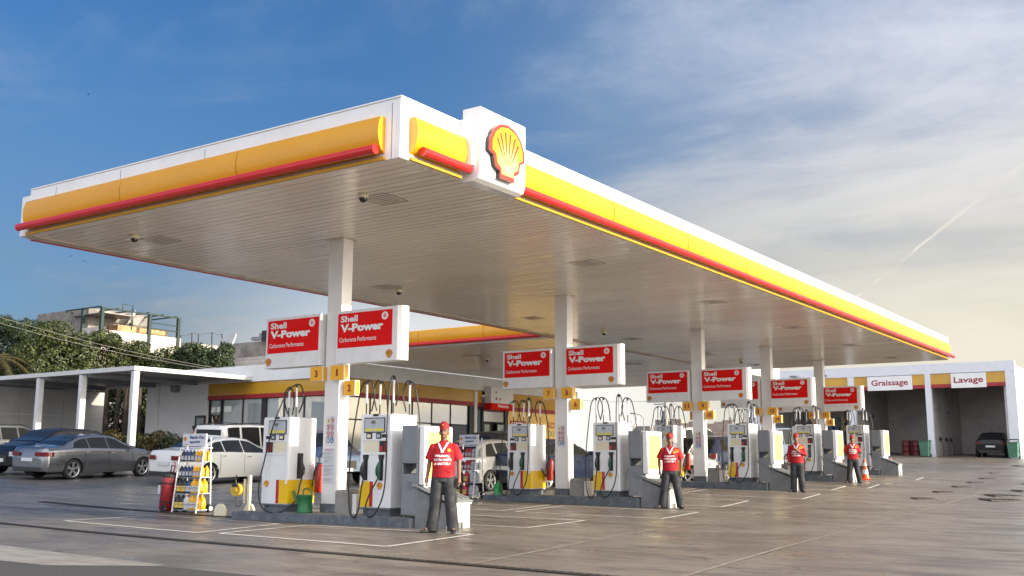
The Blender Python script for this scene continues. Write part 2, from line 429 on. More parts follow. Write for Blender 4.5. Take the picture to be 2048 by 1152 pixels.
for k, (oy, oz) in enumerate(OFF):
    yn, yf = .1+oy, 2.45+oy
    if k == 0:
        P = [(-8.25, .47), (-4.05, .06), (-4.78, 2.45), (-8.6, 2.75)]
        Q = [(-3.66, .17), (.08, -.18), (-.42, 2.4), (-4.13, 2.54)]
    else:
        P = [(-8.2, yn+.15), (-4.1, yn), (-4.3, yf), (-8.4, yf+.1)]; Q = [(-3.7, yn), (-.1, yn-.12), (-.4, yf-.05), (-3.9, yf)]
    for r_ in (P, Q):
        for i in range(4): line(mb, r_[i], r_[(i+1) % 4], .085)
    if k < 3:
        y0, y1 = oy+4.5, oy+6.85
        P = [(-8.2, y0+.2), (-4.5, y0), (-4.6, y1), (-8.3, y1+.2)]; Q = [(-4.1, y0), (-.68, y0-.2), (-1.0, y1-.05), (-4.2, y1)]
        for r_ in (P, Q):
            for i in range(4): line(mb, r_[i], r_[(i+1) % 4], .085)
tag(mb.build('road_marking', PAINT), kind='structure')
mb = MB()
def poly(pts, w):
    for a_, b_ in zip(pts, pts[1:]): line(mb, a_, b_, w)
poly([(2.42, -1.5), (1.48, 3.7), (.72, 11.5), (.53, 20), (.38, 30), (0, 46)], .055)
poly([(4.9, -1.6), (4.38, 2.7), (3.6, 10.95), (3.1, 25.8), (2.8, 44)], .05)
line(mb, (-1, 1.2), (4.1, 1.0), .035); line(mb, (-.5, 9.2), (3.7, 9.0), .035)
tag(mb.build('road_marking', JOINT), kind='structure')
# drains
GRT = mat('iron_grate', (.075, .07, .065), .55, metal=.4, var=.3, vs_=20)
def channel(x0, y0, x1, y1, wd, label):
    a = Vector((x0, y0)); b = Vector((x1, y1)); L_ = (b-a).length; d = (b-a)/L_; n = Vector((-d.y, d.x))
    mb = MB(); k = int(L_/.11)
    for s_ in (-1, 1):
        q = n*(s_*wd/2); sheet(mb, [a+q-n*.012, b+q-n*.012, b+q+n*.012, a+q+n*.012], .012, 2.0)
    for i in range(k):
        p = a+d*(i*L_/k); q = d*.05
        z = gz(p.x, p.y)+.011
        c = [p-n*wd/2, p+q-n*wd/2, p+q+n*wd/2, p+n*wd/2]
        mb.quad(*[(v.x, v.y, z) for v in c])
    o = mb.build('grating', GRT)
    mb = MB(); sheet(mb, [a-n*wd/2, b-n*wd/2, b+n*wd/2, a+n*wd/2], .007, 2.0); o2 = mb.build('channel_bed', BLACK)
    e = empty('drain_channel', (0, 0, 0), 0, label, 'drain'); o.parent = e; o2.parent = e
channel(-26, .65, 5.5, -1.75, .15, 'long narrow grated drain crossing the forecourt in front of the nearest island')
channel(-14, 3.5, -6.9, 3.35, .22, 'short grated drain running from the left end of the nearest island under the oil rack')
RUST = mat('worn_iron', (.20, .17, .15), .5, metal=.5, var=.4, vs_=14)
cov = [(4.3, 19.45, .95, .8), (4.05, 21.4, .9, .75), (4.3, 24.2, .9, .7), (4.0, 28.2, .9, .7), (2.5, 18.7, .55, .6), (2.3, 22.05, .55, .5), (2.15, 25.2, .5, .5), (2.0, 28.25, .5, .5), (1.8, 31.5, .5, .5), (.9, 46, .9, .8), (1.2, 36.5, .4, .4)]
lab = ['nearest big ribbed iron cover at the right edge of the forecourt', 'second big iron cover from the camera at the right edge', 'third big iron cover from the camera at the right edge', 'farthest big iron cover at the right edge of the photo',
       'nearest small iron cover in the row on the forecourt', 'second small iron cover in the row, cracked across its middle', 'third small iron cover in the row', 'fourth small iron cover in the row', 'fifth small iron cover in the row', 'dark iron cover close to the wash bays', 'tiny iron cover between the row of small covers and the bays']
for (x, y, a, b), l in zip(cov, lab):
    mb = MB(); mb.box(-a/2, a/2, -b/2, b/2, 0, .02, 0)
    n = int(a/.07)
    for i in range(n): mb.box(-a/2+.02+i*.07, -a/2+.05+i*.07, -b/2+.04, b/2-.04, .02, .028, 1)
    o = mb.build('drain_cover', [RUST, GRT]); z = gz(x, y); o.location = (x, y, z+.003)
    o.rotation_euler = (math.atan((gz(x, y+1)-gz(x, y-1))/2), -math.atan((gz(x+1, y)-gz(x-1, y))/2), R(30) if a < .7 else R(34))
    tag(o, l, 'manhole cover', 'iron covers on the forecourt')
# ================================================================ canopy
W, LN = 9.74, 35.06
def soffit_mat():
    m = bpy.data.materials.new('soffit_panel'); m.use_nodes = True; t = m.node_tree; b = t.nodes['Principled BSDF']
    co = nd(t, 'ShaderNodeTexCoord').outputs['Object']
    mp = nd(t, 'ShaderNodeMapping', ins={'Vector': co}); mp.inputs['Scale'].default_value = (.8, 5.0, 1)
    n = nd(t, 'ShaderNodeTexNoise', ins={'Vector': mp.outputs[0], 'Scale': 1.0, 'Detail': 2.0, 'Roughness': .5})
    n2 = nd(t, 'ShaderNodeTexNoise', ins={'Vector': co, 'Scale': .5, 'Detail': 4.0})
    c = mixc(t, smooth(t, n2.outputs[0], .3, .7), (.90, .80, .67), (.95, .87, .75)); t.links.new(c, b.inputs['Base Color'])
    b.inputs['Roughness'].default_value = .2; b.inputs['Specular IOR Level'].default_value = .7; b.inputs['Coat Weight'].default_value = .15; b.inputs['Coat Roughness'].default_value = .1
    bp = nd(t, 'ShaderNodeBump', ins={'Height': n.outputs[0], 'Strength': .35, 'Distance': .06}); t.links.new(bp.outputs[0], b.inputs['Normal'])
    return m
SOFM = soffit_mat()
BEIGE = mat('beige_trim', (.58, .50, .40), .35, var=.08)
def soffit(mb, x0, x1, y0, y1, z, pitch=.2):
    rng = random.Random(5); n = int((y1-y0)/pitch)
    for i in range(n):
        ya = y0+i*(y1-y0)/n; yb = y0+(i+1)*(y1-y0)/n-.013; t = rng.uniform(-.0012, .0012)
        mb.quad((x0, ya, z+t), (x1, ya, z+t*.5), (x1, yb, z-t), (x0, yb, z-t*.5), 0)
    mb.quad((x0, y0, z+.02), (x1, y0, z+.02), (x1, y1, z+.02), (x0, y1, z+.02), 1)
DKGAP = mat('dark_gap', (.05, .045, .04), .7)
canopy = empty('station_canopy', (0, 0, 0), 0, 'big flat forecourt canopy with white, yellow and red edging over the fuel pumps', 'canopy')
mb = MB(); soffit(mb, -W+.35, -.03, .03, LN-.03, SOF); mb.build('soffit', [SOFM, DKGAP], canopy)
mb = MB(); mb.box(-W+.1, -.1, .1, LN-.1, SOF+.03, SOF+.86, 0); mb.build('roof_deck', GALV, canopy)
# white fascia: +X side, -Y side, far side, back side
mb = MB()
mb.box(-.08, 0, 0, LN, SOF, SOF+.90); mb.box(-W+.28, -.083, 0, .08, SOF+.0, SOF+.90); mb.box(-W, -W+.277, .0, .09, SOF+.01, SOF+.80)
mb.box(-.1, .012, -.012, LN, SOF+.903, SOF+.93); mb.box(-W+.28, -.103, -.012, .1, SOF+.903, SOF+.93)
mb.box(-W, -.083, LN-.08, LN, SOF, SOF+.9)
mb.box(-W, -W+.08, .093, LN-.083, SOF+.0, SOF+.82)
mb.build('fascia', WHITE, canopy, bevel=.006)
mb = MB()
for xx in (-W+.083, -W+.22): mb.box(xx, xx+.13, .1, LN-.1, SOF-.015, SOF+.02)
mb.each('edge_trim', BEIGE, canopy)
# corner joint lines on fascia
mb = MB()
for y in [7.2, 12.1, 17, 21.9, 26.8, 31.7]: mb.box(.0005, .003, y, y+.012, SOF+.55, SOF+.9)
for x in (-1.25+1.10-.02, -6.6, -4.3, -8.6): mb.box(x, x+.012, -.003, -.0005, SOF+.0 if x > -.3 else SOF+.55, SOF+.85)
for y in (.27,): mb.box(.0005, .003, y, y+.008, SOF+.1, SOF+.86)
mb.each('joint', GREYM, canopy)
# yellow band profile (outward, z) curving out
prof = [(.0, .645), (.10, .645), (.128, .58), (.148, .50), (.155, .41), (.145, .31), (.115, .21), (.07, .14), (.0, .10)]
def band(mb, axis_, a, b, sgn=1):
    mb.grp()
    vs = []; n = len(prof)
    for s_ in (a, b):
        for (o_, z_) in prof: vs.append((o_, s_, SOF+z_) if axis_ == 'x' else ((s_, -o_, SOF+z_) if axis_ == 'y' else (-W-o_, s_, SOF+z_)))
    mb.add(vs, [(i, i+1, n+i+1, n+i) for i in range(n-1)], 0, True)
    mb.add(vs, [tuple(range(n)), tuple(range(2*n-1, n-1, -1))], 0)
def seglist(a, b, step):
    r_ = []; x = a
    while x < b-1e-3: r_.append((x, min(b, x+step)-.022)); x += step
    return r_
mb = MB(); band(mb, 'x', .20, 1.40)
for a, b in seglist(2.76, LN-.35, 3.3): band(mb, 'x', a, b)
for a, b in seglist(-9.42, -.27, 3.05): band(mb, 'y', a, b)
mb.each('yellow_band', YELLOW, canopy)
mb = MB(); mb.box(.0, .05, .2, 1.40, SOF+.0, SOF+.045); mb.box(0, .05, 2.76, LN-.3, SOF+.0, SOF+.045); mb.box(-9.45, -.27, -.05, 0, SOF+.0, SOF+.045)
mb.each('lower_strip', YELLOWM, canopy)
mb = MB()
zr = SOF+.14
for a, b in [(.32, 1.44)]+seglist(2.74, LN+.12, 4.9): mb.cyl((.155, a, zr), (.155, b, zr), .070, n=20)
for a, b in seglist(-9.52, -.33, 2.55): mb.cyl((a, -.155, zr), (b, -.155, zr), .070, n=20)
mb.cyl((-9.522, -.155, zr), (-9.505, -.155, zr), .074, n=20); mb.cyl((-.345, -.155, zr), (-.33, -.155, zr), .074, n=20)
for a, b in seglist(2.74, LN+.12, 4.9): mb.cyl((.155, a-.03, zr), (.155, a+.03, zr), .0735, n=20)
for a, b in seglist(-9.52, -.33, 2.55)[1:]: mb.cyl((a-.03, -.155, zr), (a+.03, -.155, zr), .0735, n=20)
mb.cyl((-W-.10, .3, SOF+.05), (-W-.10, LN, SOF+.05), .055, n=12)
mb.each('red_tube', REDT, canopy)
FRM = mat('fixture_frame', (.13, .11, .10), .5)
LENS = mat('fixture_lens', (.80, .73, .63), .25)
for x in (-7.6, -1.8):
    for i, y in enumerate([1.68, 8.35, 15.02, 21.35, 27.4, 32.9]):
        mb = MB(); s_ = .29; z0 = SOF-.012
        for q in (s_, .19):
            for (a, b, c_, d_) in ((-q, q, -q, -q+.013), (-q, q, q-.013, q), (-q, -q+.013, -q+.013, q-.013), (q-.013, q, -q+.013, q-.013)): mb.box(a, b, c_, d_, -.003, 0)
        for i2 in range(3): mb.box(-.12, .12, -.10+i2*.09, -.085+i2*.09, -.003, 0)
        o = mb.build('recessed_light', FRM, canopy); o.location = (x, y, z0+.008)
        mb = MB(); mb.box(-.27, .27, -.27, .27, -.002, 0); l = mb.build('lens', LENS, o); l.location = (0, 0, .003)
# second canopy reaching to the shop
link = empty('link_canopy', (-W, 19.6, 0), 0, 'lower connecting canopy with yellow band and red tube between the big canopy and the shop', 'canopy')
mb = MB(); soffit(mb, -12.06, -.02, .03, 22.4, SOF+.001); mb.build('soffit', [SOFM, DKGAP], link)
mb = MB(); mb.box(-12.1, -.13, .0, .08, SOF, SOF+.72); mb.box(-12.1, -.13, .083, 22.4, SOF+.03, SOF+.7); mb.build('fascia', WHITE, link)
mb = MB()
for a, b in seglist(-12.1, -.16, 3.05):
    mb.grp(); n = len(prof); vs = [(s_, -o_, SOF+z_) for s_ in (a, b) for o_, z_ in prof]
    mb.add(vs, [(i, i+1, n+i+1, n+i) for i in range(n-1)], 0, True); mb.add(vs, [tuple(range(n)), tuple(range(2*n-1, n-1, -1))], 0)
mb.each('yellow_band', YELLOW, link)
mb = MB(); mb.cyl((-12.1, -.155, zr-.02), (-.16, -.155, zr-.02), .075, n=16); mb.build('red_tube', REDT, link)
for (x, y) in ((-2.2, 3.2), (-6, 3.2), (-2.2, 10), (-6, 10)):
    mb = MB(); q = .29
    for (a, b, c_, d_) in ((-q, q, -q, -q+.02), (-q, q, q-.02, q), (-q, -q+.02, -q+.02, q-.02), (q-.02, q, -q+.02, q-.02)): mb.box(a, b, c_, d_, -.01, 0)
    o = mb.build('recessed_light', FRM, link); o.location = (x, y, SOF-.006)
# dome cameras
DOME = mat('smoked_dome', (.012, .01, .01), .08, coat=.5)
cl = ['dome camera under the front left part of the canopy', 'dome camera under the canopy near the front corner', 'dome camera under the canopy behind the nearest column', 'dome camera under the canopy right of the second column', 'dome camera under the connecting canopy', 'dome camera under the canopy right of the third column']
for (x, y), l in zip([(-7.66, 1.12), (-1.85, 1.25), (-7.57, 8.81), (-7.35, 18.9), (-16.0, 24.3), (-7.3, 30.5)], cl):
    e = empty('dome_camera', (x, y, SOF-.002), 0, l, 'security camera', 'dome cameras under the canopies')
    mb = MB(); mb.lathe([(.0, 0), (.09, 0), (.09, -.06), (.075, -.07), (0, -.07)], 20); mb.build('housing', CREAM, e)
    mb = MB(); mb.lathe([(.072, -.07)]+[(.072*math.cos(a), -.07-.075*math.sin(a)) for a in [PI/2*i/6 for i in range(1, 7)]], 20); mb.build('dome', DOME, e)
# logo box on the front edge
lg = empty('logo_box', (0, 1.47, 0), 0, 'white lit box with big scallop shell emblem on the canopy edge near its front corner', 'sign')
mb = MB(); pr = [(.0, SOF-.04), (.20, SOF-.04), (.30, SOF+.0), (.335, SOF+.09), (.34, SOF+.2), (.34, SOF+1.13), (0, SOF+1.13)]
mb.prism([(a, b) for a, b in pr], 0, 1.24, 0, 'xz'); mb.build('panel', WHITEG, lg, bevel=.012)
mb = MB(); mb.box(-.05, .22, -.06, -.002, SOF+.2, SOF+.95); mb.build('side_bracket', WHITE, lg)
EMR = mat('emblem_red', (.42, .035, .02), .3, coat=.3); EMY = mat('emblem_yellow', (.80, .36, .006), .3)
def backlit(m, c, rad, e0):
    t = m.node_tree; b = t.nodes['Principled BSDF']; co = nd(t, 'ShaderNodeTexCoord').outputs['Object']
    d = nd(t, 'ShaderNodeVectorMath', operation='DISTANCE', ins={0: co, 1: c}).outputs['Value']
    f = smooth(t, d, rad, .05); t.links.new(mth(t, 'MULTIPLY', f, e0), b.inputs['Emission Strength']); b.inputs['Emission Color'].default_value = (1, .82, .45, 1)
backlit(EMY, (.40, .64, SOF+.34), .42, .9)
mb = MB(); mb.prism([(z*0+a*.96+.62, b*.96+SOF+.52) for (a, b) in pecten() for z in (0,)], .343, .40, 0, 'yz'); mb.build('emblem_body', BLACKP, lg)
mb = MB(); emblem(mb, .62, SOF+.52, .96, .401, 1, 'yz', .02); mb.build('emblem', [EMR, EMY], lg)
# ================================================================ islands, columns, signs
COLM = mat('column_paint', (.78, .76, .74), .22, var=.03, coat=.25, bump=.05, bs=2)
SB = mat('placard_grey', (.62, .64, .68), .4)
TXT = mat('sign_text_white', (.86, .86, .86), .5)
NUMY = mat('number_yellow', (.85, .43, .01), .35)
BLUE = mat('sign_blue', (.02, .06, .22), .4); SYEL = mat('sign_yellow', (.75, .62, .05), .4); SRED = mat('ring_red', (.45, .02, .02), .4)
ordn = ['nearest', 'second', 'third', 'fourth', 'farthest']
CX0, CX1, CY0, CY1 = -4.83, -4.45, 3.53, 3.81
BIGSIGN = {}
def safety_placard(parent):
    mb = MB(); mb.box(-.02, .30, -.006, 0, -.02, 1.0-.35, 0); mb.build('placard', SB, parent).location = (0, 0, 0)
    return parent
def make_sign(k, side, oy, sz):
    """side +1 = right of the column"""
    x0, x1 = (-4.44, -2.80) if side > 0 else (-6.42, -4.87)
    zb = 2.94+sz
    lab = '%s red fuel advertising board %s of the %s column' % (('white framed', 'right', ordn[k]) if side > 0 else ('white framed', 'left', ordn[k]))
    e = empty('advertising_sign', (x0, 3.40+oy, zb), 0, lab, 'sign', 'red fuel advertising boards on the columns')
    w = x1-x0; h = 1.0
    key = side
    if key in BIGSIGN:
        for c_ in BIGSIGN[key]: dup(c_, parent=e)
        return e
    mb = MB()
    if side > 0:
        # rounded outer edge to the right
        pl = [(0, 0), (w-.12, 0), (w-.04, .03), (w, .10), (w, .16), (w-.04, .23), (w-.12, .26), (0, .26)]
        mb.prism(pl, 0, h, 0, 'xy')
    else:
        pl = [(0, .05), (.05, 0), (w, 0), (w, .26), (.05, .26), (0, .21)]; mb.prism(pl, 0, h, 0, 'xy')
    b_ = mb.build('panel', WHITE, e, bevel=.008)
    rx0, rx1 = (.04, w-.24) if side > 0 else (.10, w-.04)
    mb = MB(); mb.box(rx0, rx1, -.006, 0, .29, .945); rp = mb.build('red_face', REDS, e)
    ww = rx1-rx0
    mb = MB()
    text_mb('Shell', w=.32*ww, h=.125, bold=.03, mb=mb, M=T(rx0+.055*ww, -.0105, .775))
    text_mb('V-Power', w=.79*ww, h=.155, bold=.05, mb=mb, M=T(rx0+.055*ww, -.0105, .585))
    text_mb('Carburants Performants', w=.68*ww, h=.085, bold=.004, mb=mb, M=T(rx0+.04*ww, -.0105, .40))
    mb.prism([(rx0+.87*ww+.078*math.cos(a), .835+.075*math.sin(a)) for a in [2*PI*i/28 for i in range(28)]], -.0105, -.0063, 0)
    mb.build('lettering', TXT, e)
    mb = MB(); c0, c1 = rx0+.87*ww, .835
    for i in range(12):
        a = 2*PI*i/12
        mb.prism([(c0+.012*math.cos(a-.5), c1+.012*math.sin(a-.5)), (c0+.058*math.cos(a), c1+.058*math.sin(a)), (c0+.012*math.cos(a+.5), c1+.012*math.sin(a+.5))], -.0125, -.011, 0)
    mb.build('starburst', REDS, e)
    mb = MB(); emblem(mb, (w-.24-.06) if side > 0 else .14, .125, .16, -.001, -1, 'xz', .008); mb.build('emblem', [SRED, YELLOWM], e)
    BIGSIGN[key] = kids(e)
    return e
def number_sign(num, x0, y, z, w, h, lab, depth=.13):
    e = empty('pump_number_sign', (x0, y, z), 0, lab, 'sign', 'yellow pump number signs')
    mb = MB(); mb.box(0, w, 0, depth, 0, h, 0); mb.build('case', WHITE, e, bevel=.012)
    mb = MB(); mb.box(.008, w-.008, -.004, 0, .008, h-.008); mb.box(w, w+.004, .02, depth-.02, .018, h-.018); mb.build('face', NUMY, e)
    s_ = str(num); tw = (.085 if len(s_) == 1 and s_ != '1' else .05) if len(s_) == 1 else .15
    mb = text_mb(s_, w=tw, h=.135, bold=.045, M=T(w/2-tw/2, -.0065, h/2-.067)); mb.build('numeral', REDD, e)
def pictos(parent, W_=.2):
    mb = MB()
    # ring pictograms in a 2 x 4 block, local: x 0..W_, z from 0 down
    for r_ in range(4):
        for c_ in range(2):
            cx, cz = (.055 if c_ == 0 else .155), -.065-r_*.125-(0 if r_ < 3 else .01)
            if r_ == 0 and c_ == 0:
                mb.prism([(cx-.045, cz-.04), (cx+.045, cz-.04), (cx, cz+.045)], -.004, 0, 1); mb.prism([(cx-.014, cz-.028), (cx+.016, cz-.028), (cx, cz+.012)], -.006, -.0045, 3)
                mb.box(cx-.035, cx+.035, -.004, 0, cz-.062, cz-.052, 1)
            elif r_ == 3:
                ang = [2*PI*i/20 for i in range(20)]
                mb.prism([(cx+.042*math.cos(a), cz+.05*math.sin(a)) for a in ang], -.004, 0, 2)
                if c_ == 0: mb.prism([(cx+.026*math.cos(a), cz+.034*math.sin(a)) for a in ang], -.006, -.0045, 4)
                else: mb.box(cx-.02, cx+.02, -.006, -.0045, cz-.03, cz+.0, 4); mb.box(cx-.006, cx+.012, -.006, -.0045, cz+.003, cz+.03, 4)
            else:
                ang = [2*PI*i/20 for i in range(20)]
                mb.prism([(cx+.044*math.cos(a), cz+.046*math.sin(a)) for a in ang], -.004, 0, 0)
                mb.prism([(cx+.034*math.cos(a), cz+.036*math.sin(a)) for a in ang], -.006, -.0045, 4)
                mb.box(cx-.010, cx+.012, -.008, -.0065, cz-.02, cz+.02, 3)
                mb.prism([(cx-.028, cz+.02), (cx-.02, cz+.028), (cx+.028, cz-.02), (cx+.02, cz-.028)], -.010, -.0085, 0)
                mb.box(cx-.035, cx+.035, -.004, 0, cz-.062, cz-.052, 0)
    mb.box(.012, .2, -.004, 0, -.392, -.384, 2)
    return mb.build('safety_pictogram', [SRED, SYEL, BLUE, BLACKP, SB], parent)
SGZ = [0, .09, .15, .24, .33]
NOTE = mat('notice_ink', (.30, .28, .30), .5)
for k, (oy, oz) in enumerate(OFF):
    # kerbed island
    z0 = .0+oz; e = empty('pump_island', (0, oy, z0), 0, '%s kerbed concrete pump island' % ordn[k], 'traffic island', 'kerbed pump islands')
    mb = MB(); mb.box(-6.32, -2.2, 3.0, 4.28, -.6, .165); mb.build('kerb', GREYC, e, bevel=.012)
    mb = MB(); mb.box(-6.75, -6.323, 3.04, 4.24, -.6, .15); mb.build('end_block', GREYC, e, bevel=.02)
    mb = MB(); mb.box(-6.26, -2.26, 3.08, 4.2, .166, .170); mb.build('island_top', CONC, e)
    cz = .17+z0
    e = empty('canopy_column', (CX0, CY0+oy, cz), 0, '%s white square column rising from its pump island to the canopy' % ordn[k], 'column', 'white columns holding up the canopy')
    mb = MB(); mb.box(0, .38, 0, .28, .16, SOF-cz+.01); mb.build('shaft', COLM, e, bevel=.012, seg=3)
    mb = MB(); mb.box(-.012, .392, -.012, .292, 0, .16); mb.build('base_sleeve', GREYC, e, bevel=.006)
    mb = MB(); mb.box(-.05, .43, -.05, .33, SOF-cz-.012, SOF-cz-.0); mb.build('collar', BEIGE, e)
    zz = 1.97+SGZ[k]-cz
    mb = MB(); mb.box(.06, .31, -.004, 0, zz-.56, zz); p_ = mb.build('placard', SB, e)
    q = pictos(e); q.location = (.085, -.0045, zz-.01)
    if k == 0:
        mb = MB(); mb.box(.025, .325, -.004, 0, zz-1.27, zz-.6); mb.build('notice_sheet', SB, e)
        mb = MB(); rng = random.Random(3)
        z_ = zz-.68
        while z_ > zz-1.25:
            if rng.random() < .86: mb.box(.04, .04+rng.uniform(.14, .27), -.006, -.0045, z_, z_+.006)
            z_ -= .0145
        mb.build('notice_text', NOTE, e)
        mb = MB(); mb.box(.06, .29, -.006, -.0045, zz-.65, zz-.642); mb.box(.06, .27, -.006, -.0045, zz-.63, zz-.622); mb.build('notice_heading', SRED, e)
    make_sign(k, 1, oy, SGZ[k]); make_sign(k, -1, oy, SGZ[k])
    sz = SGZ[k]-.012
    b_ = 4*k
    dsc = 'yellow number %d sign %s'
    number_sign(b_+3, -5.12, 3.42+oy, 2.64+sz, .33, .295, 'yellow sign with number %d, left face pair of the %s column' % (b_+3, ordn[k]))
    number_sign(b_+1, -4.57, 3.40+oy, 2.64+sz, .36, .295, 'yellow sign with number %d, on the %s column' % (b_+1, ordn[k]))
    number_sign(b_+2, -4.42, 3.62+oy, 2.36+sz, .30, .29, 'yellow sign with number %d, lower right on the %s column' % (b_+2, ordn[k]))
    number_sign(b_+4, -5.06, 3.84+oy, 2.36+sz, .30, .29, 'yellow sign with number %d, half hidden behind the %s column' % (b_+4, ordn[k]))
# ================================================================ shop
SHW = mat('shop_wall', (.74, .74, .74), .55, var=.06, vs_=1, dirt=(.5, .47, .42), dscale=1.2, damt=.3)
MULL = mat('dark_frame', (.03, .028, .035), .4)
GLARE_PAPER = mat('pane_glare_and_paper', (.86, .82, .72), .12, metal=.6, var=.06, vs_=.8, coat=.5)  # sky glare on the shop panes put into the colour; also serves paper notices
INT = mat('shop_interior', (.10, .11, .10), .6, var=.6, vs_=1.5)
BANDY = mat('band_yellow', (.56, .30, .012), .3, var=.12, vs_=.6, coat=.3)
BANDR = mat('band_red', (.34, .018, .022), .4, var=.1)
SX, SY = -21.9, 21.2
zg = gz(-24, 21)
shop = empty('station_shop', (0, 0, 0), 0, 'low white station shop with yellow and red band above its glass front', 'shop building')
mb = MB()
mb.box(-33.4, -29.9, SY, SY+.3, zg-.6, 5.4); mb.box(-34.25, -33.42, SY-.12, SY+.3, zg-.6, 5.05)
mb.box(-22.3, SX, SY, SY+.4, zg-.6, 4.66); mb.box(-29.9, -22.3, SY+.02, SY+.35, zg-.6, zg+.25)
mb.box(SX-.35, SX-.01, 21.62, 22.3, zg-.6, 4.66); mb.box(SX-.35, SX-.02, 22.3, 31.0, zg-.6, zg+.5)
mb.box(SX-.35, SX, 31.4, 31.64, zg-.6, 4.66); mb.box(SX-.35, SX, 41.0, 41.5, zg-.3, 5.2)
mb.box(-40, SX-.4, 41.2, 41.5, zg, 5.2)
mb.each('wall', SHW, shop, bevel=.01)
mb = MB(); mb.box(-33.4, SX+.02, SY-.02, SY+.3, 4.672, 5.41); mb.box(SX-.35, SX+.02, SY+.303, 41.2, 4.72, 5.405); mb.each('parapet', SHW, shop, bevel=.008)
mb = MB(); mb.box(-33.3, SX-.4, SY+.35, 41.1, 5.2, 5.3); mb.build('roof', CONC, shop)
mb = MB(); mb.box(-29.9, -22.303, SY+.06, SY+.3, 4.12, 4.67); mb.box(SX-.3, SX-.06, 22.303, 32.1, 4.12, 4.715); mb.box(SX-.3, SX-.06, 34.3, 41.0, 4.02, 4.715)
mb.each('yellow_band', BANDY, shop)
mb = MB(); mb.box(-29.9, -22.303, SY+.04, SY+.3, 3.93, 4.118); mb.box(SX-.3, SX-.05, 22.303, 32.1, 3.92, 4.118); mb.box(SX-.3, SX-.05, 34.3, 41.0, 3.80, 4.018)
mb.each('red_band', BANDR, shop)
mb = MB(); mb.box(-32, SX-.6, 22.3, 40, zg, zg+.02)
mb.box(-29.9, -29.0, SY+2.5, SY+2.6, zg, 3.9); mb.box(-27, -24, SY+3, SY+3.6, zg, 2.4); mb.box(-28.5, -23, SY+7, SY+7.1, zg, 3.9); mb.box(SX-4, SX-3.9, 24, 40, zg, 3.9)
for i in range(5): mb.box(-28.5+i*1.2, -28.1+i*1.2, SY+1.2, SY+1.5, zg, 1.9+.2*(i % 3))
mb.build('interior', INT, shop)
def window(parent, axis_, a, b, fx, z0, z1, m, fr=.035, lab=None):
    f = MB(); p = MB()
    if axis_ == 'x':
        f.box(a, a+fr, fx-.03, fx+.03, z0, z1); f.box(b-fr, b, fx-.03, fx+.03, z0, z1); f.box(a+fr, b-fr, fx-.03, fx+.03, z1-fr, z1); f.box(a+fr, b-fr, fx-.03, fx+.03, z0, z0+fr)
        p.box(a+fr, b-fr, fx-.006, fx+.006, z0+fr, z1-fr)
    else:
        f.box(fx-.03, fx+.03, a, a+fr, z0, z1); f.box(fx-.03, fx+.03, b-fr, b, z0, z1); f.box(fx-.03, fx+.03, a+fr, b-fr, z1-fr, z1); f.box(fx-.03, fx+.03, a+fr, b-fr, z0, z0+fr)
        p.box(fx-.006, fx+.006, a+fr, b-fr, z0+fr, z1-fr)
    fo = f.build('window', MULL, parent); po = p.build('pane', m, fo); return fo
TG = bpy.data.materials.new('clear_glass'); TG.use_nodes = True
_t = TG.node_tree; _b = _t.nodes['Principled BSDF']; _b.inputs['Base Color'].default_value = (.45, .5, .5, 1); _b.inputs['Roughness'].default_value = .03; _b.inputs['Alpha'].default_value = .5; _b.inputs['Specular IOR Level'].default_value = 1.0; _b.inputs['Coat Weight'].default_value = .6
for a, b in ((-29.0, -27.62), (-27.6, -26.35), (-26.05, -24.95), (-24.93, -23.7), (-23.68, -22.36)): window(shop, 'x', a, b, SY+.2, zg+.25, 3.93, TG, .03)
mb = MB(); mb.box(-26.35, -26.05, SY+.14, SY+.3, zg, 3.93); mb.box(-29.9, -29.86, SY+.12, SY+.3, zg, 3.93); mb.box(-29.06, -29.0, SY+.1, SY+.3, zg, 3.93); mb.box(-22.36, -22.3, SY+.1, SY+.3, zg, 3.93); mb.each('mullion', MULL, shop)
window(shop, 'x', -29.86, -29.06, SY+.2, 3.22, 3.93, TG, .03)
mb = MB(); mb.box(-29.75, -29.45, SY+.15, SY+.16, 3.36, 3.6); mb.box(-29.38, -29.08, SY+.15, SY+.16, 3.36, 3.6); mb.box(-28.85, -28.35, SY+.15, SY+.16, 3.36, 3.62); mb.each('hanging_notice', GLARE_PAPER, shop)
# open door leaf
d_ = empty('door_leaf', (0, 0, 0)); d_.parent = shop
mb = MB(); a = (-29.86, SY-.02); 
mb.box(-30.55, -30.47, SY-.12, SY-.06, zg-.2, 3.22); mb.box(-29.93, -29.86, SY-.12, SY-.06, zg-.2, 3.22); mb.box(-30.47, -29.93, SY-.12, SY-.06, 3.12, 3.22); mb.box(-30.47, -29.93, SY-.12, SY-.06, zg-.2, zg+.2)
bpy.data.objects.remove(d_)
d_ = mb.build('door', MULL, shop)
mb = MB(); mb.box(-30.47, -29.93, SY-.095, SY-.085, zg+.2, 3.12); mb.build('pane', TG, d_)
